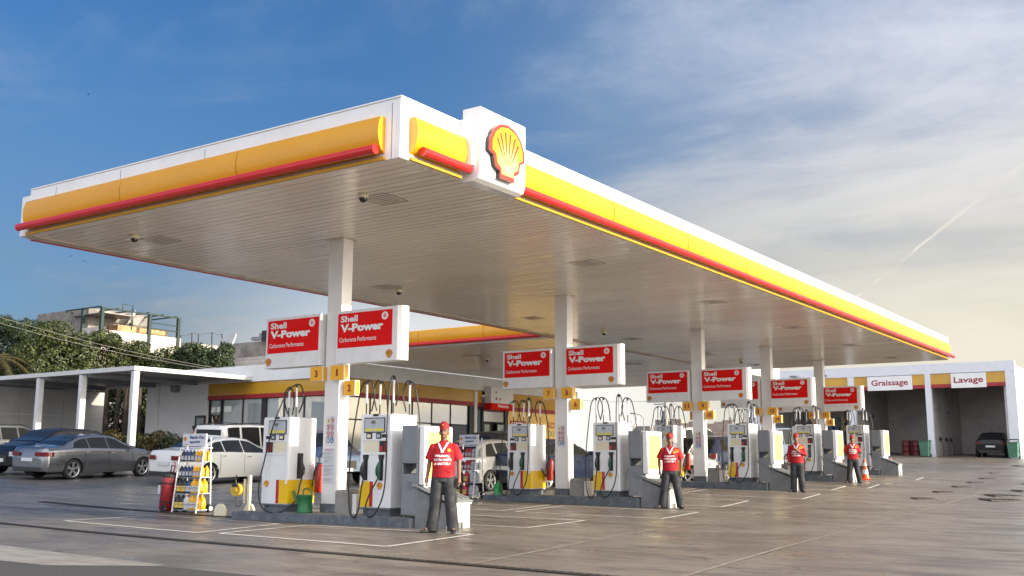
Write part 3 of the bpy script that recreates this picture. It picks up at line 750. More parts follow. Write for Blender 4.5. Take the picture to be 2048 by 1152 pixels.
# sunlit long side
for i in range(6):
    a = 22.32+i*1.45; b = a+1.42
    window(shop, 'y', a, b, SX-.12, 2.95, 3.92, GLARE_PAPER, .02)
    window(shop, 'y', a, b, SX-.12, zg+.5, 2.93, GLASS if i > 3 else GLARE_PAPER, .02)
mb = MB(); mb.box(SX-.2, SX-.02, 31.02, 31.38, zg, 3.92); mb.box(SX-.2, SX-.02, 31.64, 31.7, zg, 3.92); mb.box(SX-.2, SX-.02, 32.1, 32.2, zg, 3.92); mb.box(SX-.2, SX+.0, 34.1, 34.28, zg, 3.8); mb.each('mullion', MULL, shop)
window(shop, 'y', 31.7, 32.1, SX-.1, zg+.2, 3.9, GLASS, .02)
DOORM = mat('door_poster', (.35, .42, .38), .3, var=.5, vs_=3)
window(shop, 'y', 32.22, 32.85, SX-.05, zg, 3.1, DOORM, .07); window(shop, 'y', 33.4, 34.08, SX-.05, zg, 3.1, DOORM, .05); window(shop, 'y', 32.22, 34.08, SX-.08, 3.14, 3.74, GLARE_PAPER, .05)
mb = MB(); mb.box(SX-.5, SX-.25, 32.87, 33.38, zg, 3.1); mb.build('doorway_shade', BLACKP, shop)  # solid black box holds the shade inside the open entrance
mb = MB(); mb.box(SX+.01, SX+.02, 34.32, 41.0, zg, 3.79); mb.build('yellow_cladding', mat('yellow_cladding', (.78, .52, .16), .45, var=.12, vs_=.7), shop)
mb = MB(); mb.box(SX+.021, SX+.03, 34.5, 36.0, 2.95, 3.3); ob = mb.build('opening_sign', BANDR, shop)
RY = Matrix.Rotation(PI/2, 4, 'Z')
mb = text_mb('OUVERT', w=1.25, h=.2, bold=.04, M=T(SX+.032, 34.62, 3.03)@RY); mb.build('lettering', TXT, ob)
mb = text_mb('ECO', w=.9, h=.34, bold=.02, M=T(SX+.024, 38.25, 3.0)@RY); mb.build('red_lettering', SRED, shop)
mb = text_mb('DU', w=.6, h=.3, bold=.02, M=T(SX+.024, 38.25, 2.55)@RY); mb.build('green_lettering', mat('poster_green', (.1, .3, .1), .5), shop)
wb = empty('welcome_portal', (SX, 32.2, 0), 0, 'white and red box reading Welcome over the shop entrance', 'sign')
mb = MB(); mb.box(.03, .45, 0, 2.0, 4.1, 4.92); mb.build('white_box', WHITE, wb, bevel=.02)
mb = MB(); mb.prism([(.03, 3.76), (.42, 3.78), (.48, 3.86), (.48, 4.097), (.03, 4.097)], 0, 2.0, 0, 'xz'); mb.build('red_awning', REDS, wb)
mb = text_mb('Welcome', w=.95, h=.17, bold=.03, shear=.25, M=T(.484, .55, 3.89)@RY); mb.build('lettering', TXT, wb)
mb = MB()
for (y, z, r_) in ((.42, 4.66, .055), (.45, 4.33, .065), (.78, 4.33, .06)): mb.cyl((.452, y, z), (.465, y, z), r_, n=10)
mb.each('dot', REDD, wb)
fl = empty('wall_lamp', (-32.1, SY-.02, 4.55), 0, 'square floodlight on the white shop wall beside the shelter roof', 'lamp')
mb = MB(); mb.prism([(-.02, -.2), (-.22, -.14), (-.26, .12), (-.04, .2)], -.2, .2, 0, 'yz'); mb.build('housing', GREYM, fl, bevel=.01)
mb = MB(); mb.box(-.04, .04, -.05, .02, -.05, .05); mb.build('bracket', GREYM, fl)
# ================================================================ shelter
SHP = mat('shelter_paint', (.55, .55, .56), .45, var=.06)
sh = empty('car_shelter', (0, 0, 0), 0, 'white steel car shelter with flat roof left of the shop', 'carport')
mb = MB(); mb.box(-60, -26.85, 15.0, 15.2, 4.73, 4.91); mb.box(-27.05, -26.85, 15.203, SY-.03, 4.73, 4.91); mb.box(-60, -27.053, SY-.25, SY-.03, 4.70, 4.9)
mb.each('roof_beam', SHP, sh, bevel=.008)
CORR = mat('corrugated_deck', (.25, .25, .25), .4, metal=.3, var=.1)
mb = MB(); pts = []; i = 0; y = 15.25
while y < SY-.3: pts += [(y, 4.80), (y+.12, 4.80), (y+.16, 4.86), (y+.28, 4.86)]; y += .32
vs = [(x, p[0], p[1]) for x in (-60, -27.06) for p in pts]; n = len(pts)
mb.add(vs, [(i, i+1, n+i+1, n+i) for i in range(n-1)], 0); mb.build('roof_deck', CORR, sh)
mb = MB()
for x in (-55, -48, -41.5, -37.5, -33.5, -30.4): mb.box(x, x+.1, 15.21, SY-.26, 4.62, 4.795)
mb.each('rafter', GREYM, sh)
for x in (-27.08, -30.64, -33.82, -37.45, -41.2):
    mb = MB(); mb.box(0, .21, 0, .26, gz(x, 15.1)-.2, 4.695); mb.build('post', SHP, sh, bevel=.01, loc=(x, 15.02, 0))
wl = empty('partition_wall', (-38.2, 14.6, 0), 0, 'grey panelled partition wall under the car shelter', 'wall')
PAN = mat('grey_panel', (.36, .36, .355), .6, var=.08, vs_=1)
zl = gz(-38, 18)
mb = MB()
for j in range(3): mb.box(0, .12, j*2.25, j*2.25+2.24, 0, 3.28); mb.box(0, .12, j*2.25, j*2.25+2.24, 3.31, 4.56)
mb.each('panel', PAN, wl, bevel=.006); mb = MB(); mb.box(.125, .14, 0, 6.7, 3.275, 3.315); mb.build('rail', GALV, wl)
# ================================================================ wash bays
BY = 60.0; bz = gz(-5, 61)
bay = empty('service_bays', (0, 0, 0), 0, 'white building with tall open greasing and washing bays', 'garage building')
BW = mat('bay_wall', (.70, .72, .76), .5, var=.04)
mb = MB(); mb.box(-19, -1.35, BY, BY+.3, 6.90, 7.55); mb.box(-1.93, -1.35, BY, BY+.3, bz-.7, 6.898); mb.box(-6.74, -6.38, BY, BY+.35, bz-.7, 6.898); mb.box(-11.72, -11.3, BY, BY+.35, bz-.7, 6.898)
mb.box(-19, -17.6, BY+.01, BY+.3, 3.6, 6.898); mb.box(-1.9, -1.36, BY+.302, BY+9, bz-.7, 7.2); mb.box(-19, -17.6, BY+.01, BY+.3, bz-.7, 2.2)
mb.each('wall', BW, bay, bevel=.01)
mb = MB(); mb.box(-19, -1.4, BY+.31, BY+9, 7.2, 7.3); mb.build('roof', CONC, bay)
def tile_mat():
    m = bpy.data.materials.new('bay_tiles'); m.use_nodes = True; t = m.node_tree; b = t.nodes['Principled BSDF']
    co = nd(t, 'ShaderNodeTexCoord').outputs['Object']; sp = nd(t, 'ShaderNodeSeparateXYZ', ins={0: co})
    cv = nd(t, 'ShaderNodeCombineXYZ', ins={0: mth(t, 'ADD', sp.outputs[0], sp.outputs[1]), 1: sp.outputs[2], 2: 0.0}).outputs[0]
    br = nd(t, 'ShaderNodeTexBrick', ins={'Vector': cv, 'Scale': 1.0, 'Brick Width': .3, 'Row Height': .15, 'Mortar Size': .006, 'Color1': (.62, .575, .54, 1), 'Color2': (.54, .505, .48, 1), 'Mortar': (.24, .23, .22, 1)})
    n = nd(t, 'ShaderNodeTexNoise', ins={'Vector': co, 'Scale': .6, 'Detail': 4.0})
    t.links.new(mixc(t, smooth(t, n.outputs[0], .4, .7, 0, .35), br.outputs[0], (.18, .17, .165)), b.inputs['Base Color']); b.inputs['Roughness'].default_value = .3
    return m
TILE = tile_mat()
mb = MB(); mb.box(-19, -1.95, BY+8.8, BY+9, bz-.6, 7.19)
for x in (-6.66, -11.66, -17.8): mb.box(x, x+.2, BY+.36, BY+8.79, bz-.6, 7.19)
mb.box(-2.1, -1.95, BY+.31, BY+8.79, bz-.6, 7.19)
mb.each('tiled_wall', TILE, bay)
mb = MB()
for a, b in ((-17.6, -11.73), (-11.29, -10.39), (-7.51, -6.75), (-6.37, -5.12), (-3.02, -1.94)): mb.box(a, b, BY+.06, BY+.2, 6.22, 6.897)
mb.each('yellow_band', BANDY, bay)
mb = MB()
for a, b in ((-17.6, -11.73), (-11.29, -10.39), (-7.51, -6.75), (-6.37, -5.12), (-3.02, -1.94)): mb.box(a, b, BY+.05, BY+.2, 5.99, 6.218)
mb.each('red_band', BANDR, bay)
for (a, b, txt, lb, tw) in ((-10.385, -7.515, 'Graissage', 'white board with dark red word Graissage over the left bay', 2.35), (-5.115, -3.025, 'Lavage', 'white board with dark red word Lavage over the right bay', 1.75)):
    e = empty('bay_sign', (a, BY-.06, 5.93), 0, lb, 'sign'); w_ = b-a
    mb = MB(); mb.box(0, w_, 0, .11, 0, .93); mb.build('board', WHITE, e, bevel=.008)
    hh = .50; mb = text_mb(txt, w=tw, h=hh, bold=.022, M=T((w_-tw)/2, -.005, .20)); mb.build('lettering', REDD, e)
DK = mat('bay_dark', (.05, .05, .055), .6, var=.3)
mb = MB()
for (x, y, z) in ((-11.35, BY+1.6, 4.6), (-11.35, BY+4.2, 4.45), (-6.4, BY+1.6, 4.75), (-6.4, BY+4.4, 4.6)):
    e = empty('bay_lamp', (x, y, z), 0, {-11.35: 'wall lamp inside the left bay, %s', -6.4: 'wall lamp inside the right bay, %s'}[x] % ('near the opening' if y < BY+3 else 'deeper inside'), 'lamp', 'lamps on the bay walls')
    m2 = MB(); m2.box(-.12, .06, -.35, .35, -.1, .1); m2.build('housing', GREYM, e, bevel=.02)
for i, (y, z) in enumerate(((BY+1.9, 2.75), (BY+3.6, 2.75), (BY+5.0, 2.75))):
    e = empty('wash_tap', (-6.44, y, z), 0, ['first', 'second', 'third'][i]+' black hose tap on the side wall of the washing bay, counted from the opening', 'tap', 'hose taps in the washing bay')
    m2 = MB(); m2.box(-.02, .14, -.15, .15, -.05, .05); m2.box(0, .1, -.04, .04, -.14, .14); m2.build('valve', BLACKP, e)
    m2 = MB(); m2.tube([(.12, .0, -.1), (.2, .05, -.5), (.22, .0, -.9), (.16, -.08, -1.05)], .02, 6); m2.build('hose', BLACK, e)
# rear shelving seen in the far bay
shf = empty('storage_rack', (-15.6, BY+5.5, gz(-14, 65)), 0, 'dark storage shelves with blue and yellow boxes inside the far left bay', 'shelf')
mb = MB()
for i in range(5): mb.box(0, 3.6, 0, .6, .3+i*.62, .34+i*.62)
for x in (0, 1.8, 3.56): mb.box(x, x+.04, 0, .6, 0, 3.2)
mb.build('frame', GREYM, shf); rng = random.Random(2)
m2 = MB(); m3 = MB()
for i in range(4):
    for j in range(7):
        (m2 if rng.random() < .5 else m3).box(.1+j*.5, .1+j*.5+rng.uniform(.25, .42), .05, .5, .345+i*.62, .345+i*.62+rng.uniform(.2, .42))
m2.build('blue_box', mat('box_blue', (.06, .12, .22), .5), shf); m3.build('yellow_box', mat('box_yellow', (.4, .3, .06), .5), shf)
# floodlight + camera on the parapet
e = empty('parapet_floodlight', (-15.3, BY-.02, 7.05), 0, 'small floodlight on the white parapet above the bays', 'lamp')
mb = MB(); mb.box(-.25, .25, -.5, -.1, .0, .08); mb.box(-.03, .03, -.1, 0, .0, .05); mb.build('housing', GREYM, e)
e = empty('parapet_camera', (-13.2, BY-.02, 7.08), 0, 'small dark round camera on the white parapet above the bays', 'security camera')
mb = MB(); mb.cyl((0, 0, 0), (0, -.2, -.02), .07, n=10); mb.build('body', BLACKP, e)
# red drums, green bins
DRUM = mat('red_drum', (.10, .006, .008), .45, var=.15)
for i in range(3):
    e = empty('oil_drum', (-8.5+i*.62, BY+1.6, gz(-8, 61.5)), 0, ['left', 'middle', 'right'][i]+' dark red drum of the row inside the greasing bay', 'drum', 'dark red drums in the greasing bay')
    mb = MB(); mb.lathe([(0, 0), (.29, 0), (.3, .02), (.29, .04), (.29, .34), (.302, .36), (.29, .38), (.29, .66), (.302, .68), (.29, .7), (.29, .98), (.3, 1.0), (.28, 1.0), (.28, .98), (0, .98)], 20); mb.build('barrel', DRUM, e)
BING = mat('bin_green', (.06, .17, .11), .5, var=.15)
def wheelie(x, y, lab, open_):
    e = empty('wheeled_bin', (x, y, gz(x, y)), 0, lab, 'bin', 'green wheeled bins at the bays')
    mb = MB(); mb.rings([[(-.24, -.26, .06), (.24, -.26, .06), (.24, .22, .06), (-.24, .22, .06)], [(-.30, -.34, .96), (.30, -.34, .96), (.30, .32, .96), (-.30, .32, .96)]], 0, False)
    mb.box(-.33, .33, -.37, .35, .962, 1.0); mb.build('body', BING, e, bevel=.015)
    if open_:
        mb = MB(); mb.tube([(-.26, .30, 1.0), (-.26, .34, 1.16), (.26, .34, 1.16), (.26, .30, 1.0)], .035, 8); mb.build('handle', BLACKP, e)
    mb = MB(); mb.box(-.34, .34, -.38, .36, 1.003, 1.05) if not open_ else mb.box(-.3, .3, .36, .40, .35, 1.0); mb.build('lid', mat('bin_dark_green', (.03, .08, .06), .4), e, bevel=.01)
    for s_ in (-1, 1):
        mb = MB(); mb.cyl((s_*.22, .3, .1), (s_*.29, .3, .1), .1, n=14); mb.build('wheel', BLACK, e)
wheelie(-6.75, BY-.9, 'green wheeled bin in front of the pillar between the bays', False)
wheelie(-1.62, BY-.9, 'green wheeled bin with black handle at the right corner of the washing bay', True)
# low white building further right
lw = empty('white_outbuilding', (0, 0, 0), 0, 'low white wall and outbuilding at the right edge beyond the washing bay', 'building')
mb = MB(); mb.box(-1.3, 12, BY+6, BY+14, bz-1, 6.1); mb.build('wall', BW, lw)
mb = MB(); mb.box(-.9, -.84, BY+5.9, BY+5.96, 4.0, 7.6); mb.box(-.9, 2.4, BY+5.9, BY+5.96, 6.9, 6.96); mb.build('pole', GREYM, lw)
# ================================================================ background houses
def worldbox(mb, P, ax, ay, h0, h1, mi=0):
    """box from corner P(x,y) with extents ax (x) and ay (y)"""
    mb.box(min(P.x, P.x+ax), max(P.x, P.x+ax), min(P.y, P.y+ay), max(P.y, P.y+ay), h0, h1, mi)
RUBB = mat('grey_render', (.24, .22, .20), .85, var=.35, vs_=.8, bump=.5, bs=6, dirt=(.12, .11, .10), dscale=1.1)
def blockw(name, c1, c2, mo):
    m = bpy.data.materials.new(name); m.use_nodes = True; t = m.node_tree; b = t.nodes['Principled BSDF']
    co = nd(t, 'ShaderNodeTexCoord').outputs['Object']; sp = nd(t, 'ShaderNodeSeparateXYZ', ins={0: co})
    cv = nd(t, 'ShaderNodeCombineXYZ', ins={0: mth(t, 'ADD', sp.outputs[0], sp.outputs[1]), 1: sp.outputs[2], 2: 0.0}).outputs[0]
    br = nd(t, 'ShaderNodeTexBrick', ins={'Vector': cv, 'Scale': 1.0, 'Brick Width': .55, 'Row Height': .27, 'Mortar Size': .02, 'Color1': (*c1, 1), 'Color2': (*c2, 1), 'Mortar': (*mo, 1)})
    n = nd(t, 'ShaderNodeTexNoise', ins={'Vector': co, 'Scale': .9, 'Detail': 6.0})
    t.links.new(mixc(t, smooth(t, n.outputs[0], .45, .75, 0, .45), br.outputs[0], tuple(x*.55 for x in c1)), b.inputs['Base Color']); b.inputs['Roughness'].default_value = .85
    return m
BLK = blockw('whitewashed_block', (.56, .51, .47), (.48, .44, .40), (.33, .30, .27))
STONE = blockw('rubble_wall', (.34, .24, .19), (.44, .34, .27), (.26, .22, .19))
TIN = mat('tin_sheet', (.22, .20, .20), .4, metal=.4, var=.3); GRNF = mat('green_frame', (.01, .028, .026), .7)
hA = empty('rooftop_house', (0, 0, 0), 0, 'unfinished house with whitewashed block wall and dark green rooftop frame on the hill', 'house')
P = at(197, 692, 85); zt = at(197, 637, 85).z; zb_ = P.z-7
mb = MB(); worldbox(mb, P, -2.6, .3, zb_, at(197, 652, 85).z); worldbox(mb, P+Vector((0, .303, 0)), -.3, 7.8, zb_, at(197, 653, 85).z-.15)
worldbox(mb, P+Vector((-.302, 1, 0)), -8, 7.2, zb_, at(197, 690, 85).z-.3); mb.build('block_wall', BLK, hA)
mb = MB(); worldbox(mb, P+Vector((-2.62, .6, 0)), -7.6, 6, zb_, at(150, 617, 88).z); mb.build('render_wall', RUBB, hA)
zr_ = at(197, 612, 85).z
mb = MB(); q = P
for dx, dy in ((0, 0), (0, 4.6), (0, 7.6), (-2.6, 0), (-2.6, 4.6), (-5, 7.6)): mb.box(q.x+dx-.13, q.x+dx+.13, q.y+dy, q.y+dy+.26, P.z, zr_)
for z in (zr_-.1,):
    mb.box(q.x-.06, q.x+.06, q.y, q.y+7.7, z, z+.12); mb.box(q.x-5, q.x-4.9, q.y, q.y+7.7, z, z+.12)
    for dy in (0, 1.6, 3.1, 4.6, 6.1, 7.5): mb.box(q.x-5, q.x, q.y+dy, q.y+dy+.12, z+.125, z+.22)
mb.box(q.x-.05, q.x+.05, q.y+4.8, q.y+7.6, zr_-1.3, zr_-1.2); mb.box(q.x-.05, q.x+.05, q.y+4.8, q.y+7.6, zr_-.8, zr_-.72)
mb.tube([(q.x, q.y+2, zr_), (q.x, q.y+2, zr_+.5), (q.x, q.y+3, zr_+.5), (q.x, q.y+3, zr_-1.6)], .04, 6)
mb.build('green_frame', GRNF, hA)
mb = MB(); worldbox(mb, P+Vector((.1, .2, 0)), -4.6, 3.2, zr_-.45, zr_-.38)
mb.build('tin_roof', TIN, hA)
OR = mat('ochre_wall', (.42, .27, .14), .8, var=.3)
mb = MB(); worldbox(mb, P+Vector((-4.2, 2.5, 0)), 3, 5, P.z, zr_-1.1); mb.build('back_room', OR, hA)
def dish(x, y, d, r_, lab, azd=-35, base=1.5):
    p = at(x, y, d); e = empty('satellite_dish', p, R(azd), lab, 'satellite dish', 'satellite dishes on the roofs')
    M_ = Matrix.Rotation(R(65), 4, 'X')
    mb = MB(); mb.lathe([(r_, .0), (r_*.85, -.12*r_), (r_*.5, -.24*r_), (0, -.3*r_), (0, -.33*r_), (r_*.5, -.27*r_), (r_*.86, -.15*r_), (r_*1.01, -.01)], 24, M=M_); mb.build('reflector', mat('dish_white', (.55, .53, .5), .5, var=.1), e)
    mb = MB(); mb.cyl((0, .1, -.3*r_), (0, .1, -base), .05, n=8); mb.tube([M_@Vector((0, -.8*r_, -.1)), M_@Vector((0, 0, .7*r_))], .02, 6); mb.build('mount', GREYM, e)
dish(262, 635, 90, .72, 'round grey dish behind the green rooftop frame')
dish(457, 684, 78, .95, 'big pale dish on the low roofs right of the trees', -20)
hB = empty('low_house', (0, 0, 0), 0, 'low pale rendered houses with rooftop poles and wires beyond the trees', 'house')
P = at(381, 705, 95); zt = at(381, 682, 95).z
mb = MB(); worldbox(mb, P, -4.5, .4, P.z-8, zt-.1); worldbox(mb, P+Vector((0, .4, 0)), -.4, 14, P.z-8, zt-.15); mb.build('wall', mat('pale_render', (.42, .38, .34), .85, var=.25, vs_=.7), hB)
mb = MB(); pp = []
for (x, y0, y1, d) in ((384, 666, 680, 95), (424, 665, 690, 95), (397, 668, 676, 95), (444, 668, 685, 95), (362, 670, 690, 96)):
    a, b = at(x, y1, d), at(x, y0, d); mb.cyl(a-Vector((0, 0, .5)), b, .05, n=6); pp.append(b)
mb.each('rooftop_pole', BLACKP, hB)
mb = MB(); 
for a, b in ((pp[4], pp[0]), (pp[0], pp[1]), (pp[1], pp[3])): mb.tube([a, (a+b)/2-Vector((0, 0, .15)), b], .018, 4)
mb.build('wire', BLACKP, hB)
hC = empty('grey_house', (0, 0, 0), 0, 'grey rendered house with rooftop clutter left of the red board', 'house')
P = at(560, 712, 82); z1 = at(520, 678, 82).z
mb = MB(); worldbox(mb, P, -5.8, 6, P.z-7, z1); mb.build('wall', RUBB, hC)
mb = MB(); worldbox(mb, at(560, 740, 76), -8, .5, P.z-7, at(560, 709, 76).z); worldbox(mb, at(560, 740, 76)+Vector((-7.5, .5, 0)), -.3, 9, P.z-7, at(560, 709, 76).z+.2); mb.build('whitewashed_wall', BLK, hC)
mb = MB(); p0 = at(508, 677, 82)
for dx, w_, h_ in ((0, .5, .5), (-.9, .9, .25), (.9, .3, .35), (1.8, .12, .5)): mb.box(p0.x+dx, p0.x+dx+w_, p0.y+.5, p0.y+1, z1, z1+h_)
mb.build('rooftop_clutter', GREYM, hC)
# chimney-like tank
e = empty('roof_tank', at(535, 668, 81), 0, 'dark square tank on the grey roof beside the red board', 'tank'); mb = MB(); mb.box(-.35, .35, -.3, .3, -.6, .25); mb.build('tank', BLACKP, e, bevel=.03)
# middle distance, seen between the columns
fw = empty('rubble_wall', (0, 0, 0), 0, 'long pinkish rubble stone wall far behind the third column', 'wall')
a, b = at(1330, 842, 118), at(1500, 845, 112)
mb = MB(); n_ = 10
for i in range(n_):
    p, q = a.lerp(b, i/n_), a.lerp(b, (i+1)/n_); h = p.z+.25*math.sin(i*2.1)
    mb.add([(p.x, p.y, 0), (q.x, q.y, 0), (q.x, q.y, h), (p.x, p.y, h), (p.x-.4, p.y+.6, 0), (q.x-.4, q.y+.6, 0), (q.x-.4, q.y+.6, h), (p.x-.4, p.y+.6, h)], [(0, 1, 2, 3), (4, 7, 6, 5), (3, 2, 6, 7), (0, 3, 7, 4), (1, 5, 6, 2)])
mb.build('masonry', STONE, fw)
hs = empty('distant_house', (0, 0, 0), 0, 'small brown flat roofed house far away left of the utility pole', 'house')
mb = MB(); P = at(1300, 866, 120); worldbox(mb, P, -2.6, 6, 0, at(1300, 852, 120).z); P = at(1329, 866, 122); worldbox(mb, P, -1.2, 6, 0, at(1329, 839, 122).z); mb.build('wall', RUBB, hs)
mb = MB(); P = at(1349, 866, 124); worldbox(mb, P, -1.2, 3, 0, at(1349, 838, 124).z); mb.build('pink_wall', STONE, hs)
dish(1271, 845, 105, .8, 'distant pale dish right of the second island', -60)
pl = empty('utility_pole', at(1333, 880, 95), 0, 'pale concrete utility pole far behind the red capped man of the second island', 'utility pole')
h = at(1333, 795, 95).z-at(1333, 880, 95).z
mb = MB(); mb.cyl((0, 0, -1), (0, 0, h), .22, .13, n=10); mb.build('shaft', CONC, pl); mb = MB(); mb.cyl((0, 0, h), (0, 0, h+.15), .2, n=10); mb.box(-1.2, .1, -.06, .06, h-.6, h-.5); mb.box(-.35, -.15, -.15, .15, 1.5, h-1.2); mb.build('crossarm', GREYM, pl)
pt = at(1333, 800, 95)
mb = MB()
for (x, y, d) in ((1100, 790, 150), (1420, 815, 130)):
    q = at(x, y, d); mb.tube([pt.lerp(q, i/8)-Vector((0, 0, 4*(i/8)*(1-i/8)*.5)) for i in range(9)], .02, 4)
tag(mb.build('overhead_wire', BLACKP), 'thin overhead wires hanging from the concrete utility pole', 'wire')
e = empty('street_lamp', at(1288, 872, 110), 0, 'thin distant street lamp left of the utility pole', 'street lamp'); h = at(1288, 838, 110).z-at(1288, 872, 110).z
mb = MB(); mb.tube([(0, 0, -1), (0, 0, h), (-.3, -.1, h+.4), (-.9, -.3, h+.6)], .05, 6); mb.build('pole', GREYM, e); mb = MB(); mb.box(-1.4, -.85, -.4, -.15, h+.55, h+.68); mb.build('lamp_head', GREYM, e)
# overhead wires over the trees
mb = MB()
for (A, B) in (((-40, 622, 50), (470, 742, 50)), ((-40, 634, 50), (450, 742, 50))):
    a, b = at(*A), at(*B); mb.tube([a.lerp(b, i/10)-Vector((0, 0, .5*4*(i/10)*(1-i/10)*.5)) for i in range(11)], .014, 4)
tag(mb.build('overhead_wire', mat('old_wire', (.25, .23, .20), .6)), 'pair of sagging overhead wires in front of the leafy trees', 'wire')
# ================================================================ trees
def leaf_mat(name, c1, c2, c3):
    m = bpy.data.materials.new(name); m.use_nodes = True; t = m.node_tree; b = t.nodes['Principled BSDF']
    oi = nd(t, 'ShaderNodeNewGeometry').outputs['Random Per Island']
    cr = nd(t, 'ShaderNodeValToRGB', ins={0: oi}); cr.color_ramp.elements[0].color = (*c1, 1); cr.color_ramp.elements[1].color = (*c3, 1); e = cr.color_ramp.elements.new(.5); e.color = (*c2, 1)
    t.links.new(cr.outputs[0], b.inputs['Base Color']); b.inputs['Roughness'].default_value = .45; b.inputs['Subsurface Weight'].default_value = 0
    b.inputs['Transmission Weight'].default_value = 0
    tr = nd(t, 'ShaderNodeBsdfTranslucent'); t.links.new(cr.outputs[0], tr.inputs[0]); mx = nd(t, 'ShaderNodeMixShader', ins={0: .25})
    t.links.new(b.outputs[0], mx.inputs[1]); t.links.new(tr.outputs[0], mx.inputs[2]); t.links.new(mx.outputs[0], t.nodes['Material Output'].inputs[0])
    return m
LEAF = leaf_mat('leaf_olive', (.012, .022, .006), (.045, .062, .015), (.11, .125, .03))
LEAFD = leaf_mat('leaf_dark', (.014, .026, .010), (.03, .05, .016), (.06, .085, .025))
LEAFR = leaf_mat('leaf_rusty', (.06, .035, .012), (.10, .07, .02), (.06, .09, .02))
BARK = mat('bark', (.05, .035, .025), .9, var=.3, vs_=3, bump=.5, bs=8)
def crown_mb(rng, blobs, n, ls):
    mb = MB(); vs = []; fs = []
    tot = sum(b[3]**2 for b in blobs)
    for (cx, cy, cz, r_) in blobs:
        k = int(n*r_*r_/tot)
        for _ in range(k):
            u = rng.uniform(-1, 1); th = rng.uniform(0, 2*PI); rr = r_*(rng.uniform(.55, 1.06)**.5)
            s_ = math.sqrt(1-u*u); d = Vector((s_*math.cos(th), s_*math.sin(th), u))
            q = d*rr*(1+.16*mnoise.noise(Vector((cx+d.x*2.2, cy+d.y*2.2, cz+d.z*2.2))))
            p = Vector((cx, cy, cz))+q
            nrm = (d+Vector((rng.uniform(-.8, .8), rng.uniform(-.8, .8), rng.uniform(-.4, .9)))).normalized()
            a = nrm.orthogonal().normalized(); a.rotate(Matrix.Rotation(rng.uniform(0, 2*PI), 3, nrm)); b = nrm.cross(a)
            l = ls*rng.uniform(.6, 1.3); w_ = l*.5; o = len(vs)
            vs += [p-a*l, p+b*w_+nrm*w_*.25, p+a*l, p-b*w_+nrm*w_*.25]; fs.append((o, o+1, o+2, o+3))
    mb.add(vs, fs, 0); return mb
def tree(name, base, top, rad, seed, lab, group=None, m=LEAF, n=6000, ls=.16, low=.35, nb=26, trunk_r=.22, sub=.42):
    rng = random.Random(seed); H_ = top-base.z
    e = empty(name, base, 0, lab, 'tree', group)
    cz0 = H_*low; cc = (H_+cz0)/2; hr = (H_-cz0)/2
    blobs = [(0, 0, cc, min(hr, rad)*.72)]
    for i in range(nb):
        u = rng.uniform(-.9, 1); th = rng.uniform(0, 2*PI); s_ = math.sqrt(1-u*u*.95); br = sub*rad*rng.uniform(.55, 1.0)
        blobs.append(((rad-br)*s_*math.cos(th), (rad-br)*s_*math.sin(th), cc+(hr-br)*u, br))
    crown_mb(rng, blobs, n, ls).build('crown', m, e)
    mb = MB(); mb.tube([(0, 0, -.5), (.05, .02, cz0*.6), (-.05, .05, cz0+hr*.3), (0, 0, cc+hr*.3)], [trunk_r, trunk_r*.85, trunk_r*.6, trunk_r*.2], 8)
    for i in range(6):
        th = i*PI/3+rng.uniform(-.3, .3); z_ = cz0*rng.uniform(.75, 1.1)
        mb.tube([(0, 0, z_), (rad*.3*math.cos(th), rad*.3*math.sin(th), z_+hr*.35), (rad*.65*math.cos(th), rad*.65*math.sin(th), z_+hr*.9)], [trunk_r*.5, trunk_r*.3, .04], 6)
    mb.build('trunk', BARK, e)
    return e
for i, (x, yt, hw, d, m_, lb) in enumerate([
    (96, 635, 86, 60, LEAF, 'largest broad olive green tree, in front of the grey rooftop house'),
    (2, 622, 66, 68, LEAFD, 'dark tree at the left edge of the photo rising above its neighbours'),
    (50, 626, 46, 66, LEAFD, 'dark tree top peeping out between the largest tree and the left edge tree'),
    (200, 650, 52, 63, LEAF, 'rounded tree just right of the largest tree, below the whitewashed wall'),
    (262, 676, 56, 64, LEAF, 'low bushy tree below the middle of the whitewashed wall'),
    (326, 681, 54, 65, LEAF, 'low bushy tree below the right end of the whitewashed wall'),
    (378, 680, 46, 63, LEAFD, 'darker small tree second from the right of the tree row'),
    (432, 678, 50, 61, LEAFD, 'dark glossy tree at the right end of the row beside the big dish')]):
    b = at(x, 850, d); tp = at(x, yt, d).z; rd = hw/2078*d
    b.z = gz(b.x, b.y)
    tree('leafy_tree', b, tp, rd*1.08, 11+i, lb, 'trees behind the car shelter', m_, int(24000*(rd/2.4)**1.6), .095, .30, nb=40, sub=.36)
# palm at left edge
b = at(-25, 850, 57); b.z = gz(b.x, b.y); e = empty('palm_tree', b, 0, 'brownish palm fronds at the left edge in front of the dark tree', 'tree'); hh = at(-5, 715, 57).z-b.z
mb = MB(); mb.cyl((0, 0, -.3), (0, 0, hh), .28, .22, n=10); mb.build('trunk', BARK, e)
rng = random.Random(4)
for i in range(11):
    th = 2*PI*i/11+rng.uniform(-.15, .15); el_ = rng.uniform(.2, 1.2); mb = MB(); pts = []
    for j in range(9):
        s_ = j/8; pts.append(Vector((2.3*s_*math.cos(th)*math.cos(el_*.5), 2.3*s_*math.sin(th)*math.cos(el_*.5), hh+1.8*s_*math.sin(el_)-1.6*s_*s_)))
    mb.tube(pts, .02, 4)
    for j in range(1, 40):
        f = j/40*8; k = int(f); p = pts[k].lerp(pts[min(k+1, 8)], f-k); d = (pts[min(k+1, 8)]-pts[k]).normalized(); sd_ = d.cross(Vector((0, 0, 1))).normalized()
        for s_ in (-1, 1):
            t_ = p+sd_*s_*.42*(1-.5*j/40)+d*.25-Vector((0, 0, .12)); mb.add([p, p+d*.05, t_], [(0, 1, 2)])
    mb.build('frond', LEAFR, e)
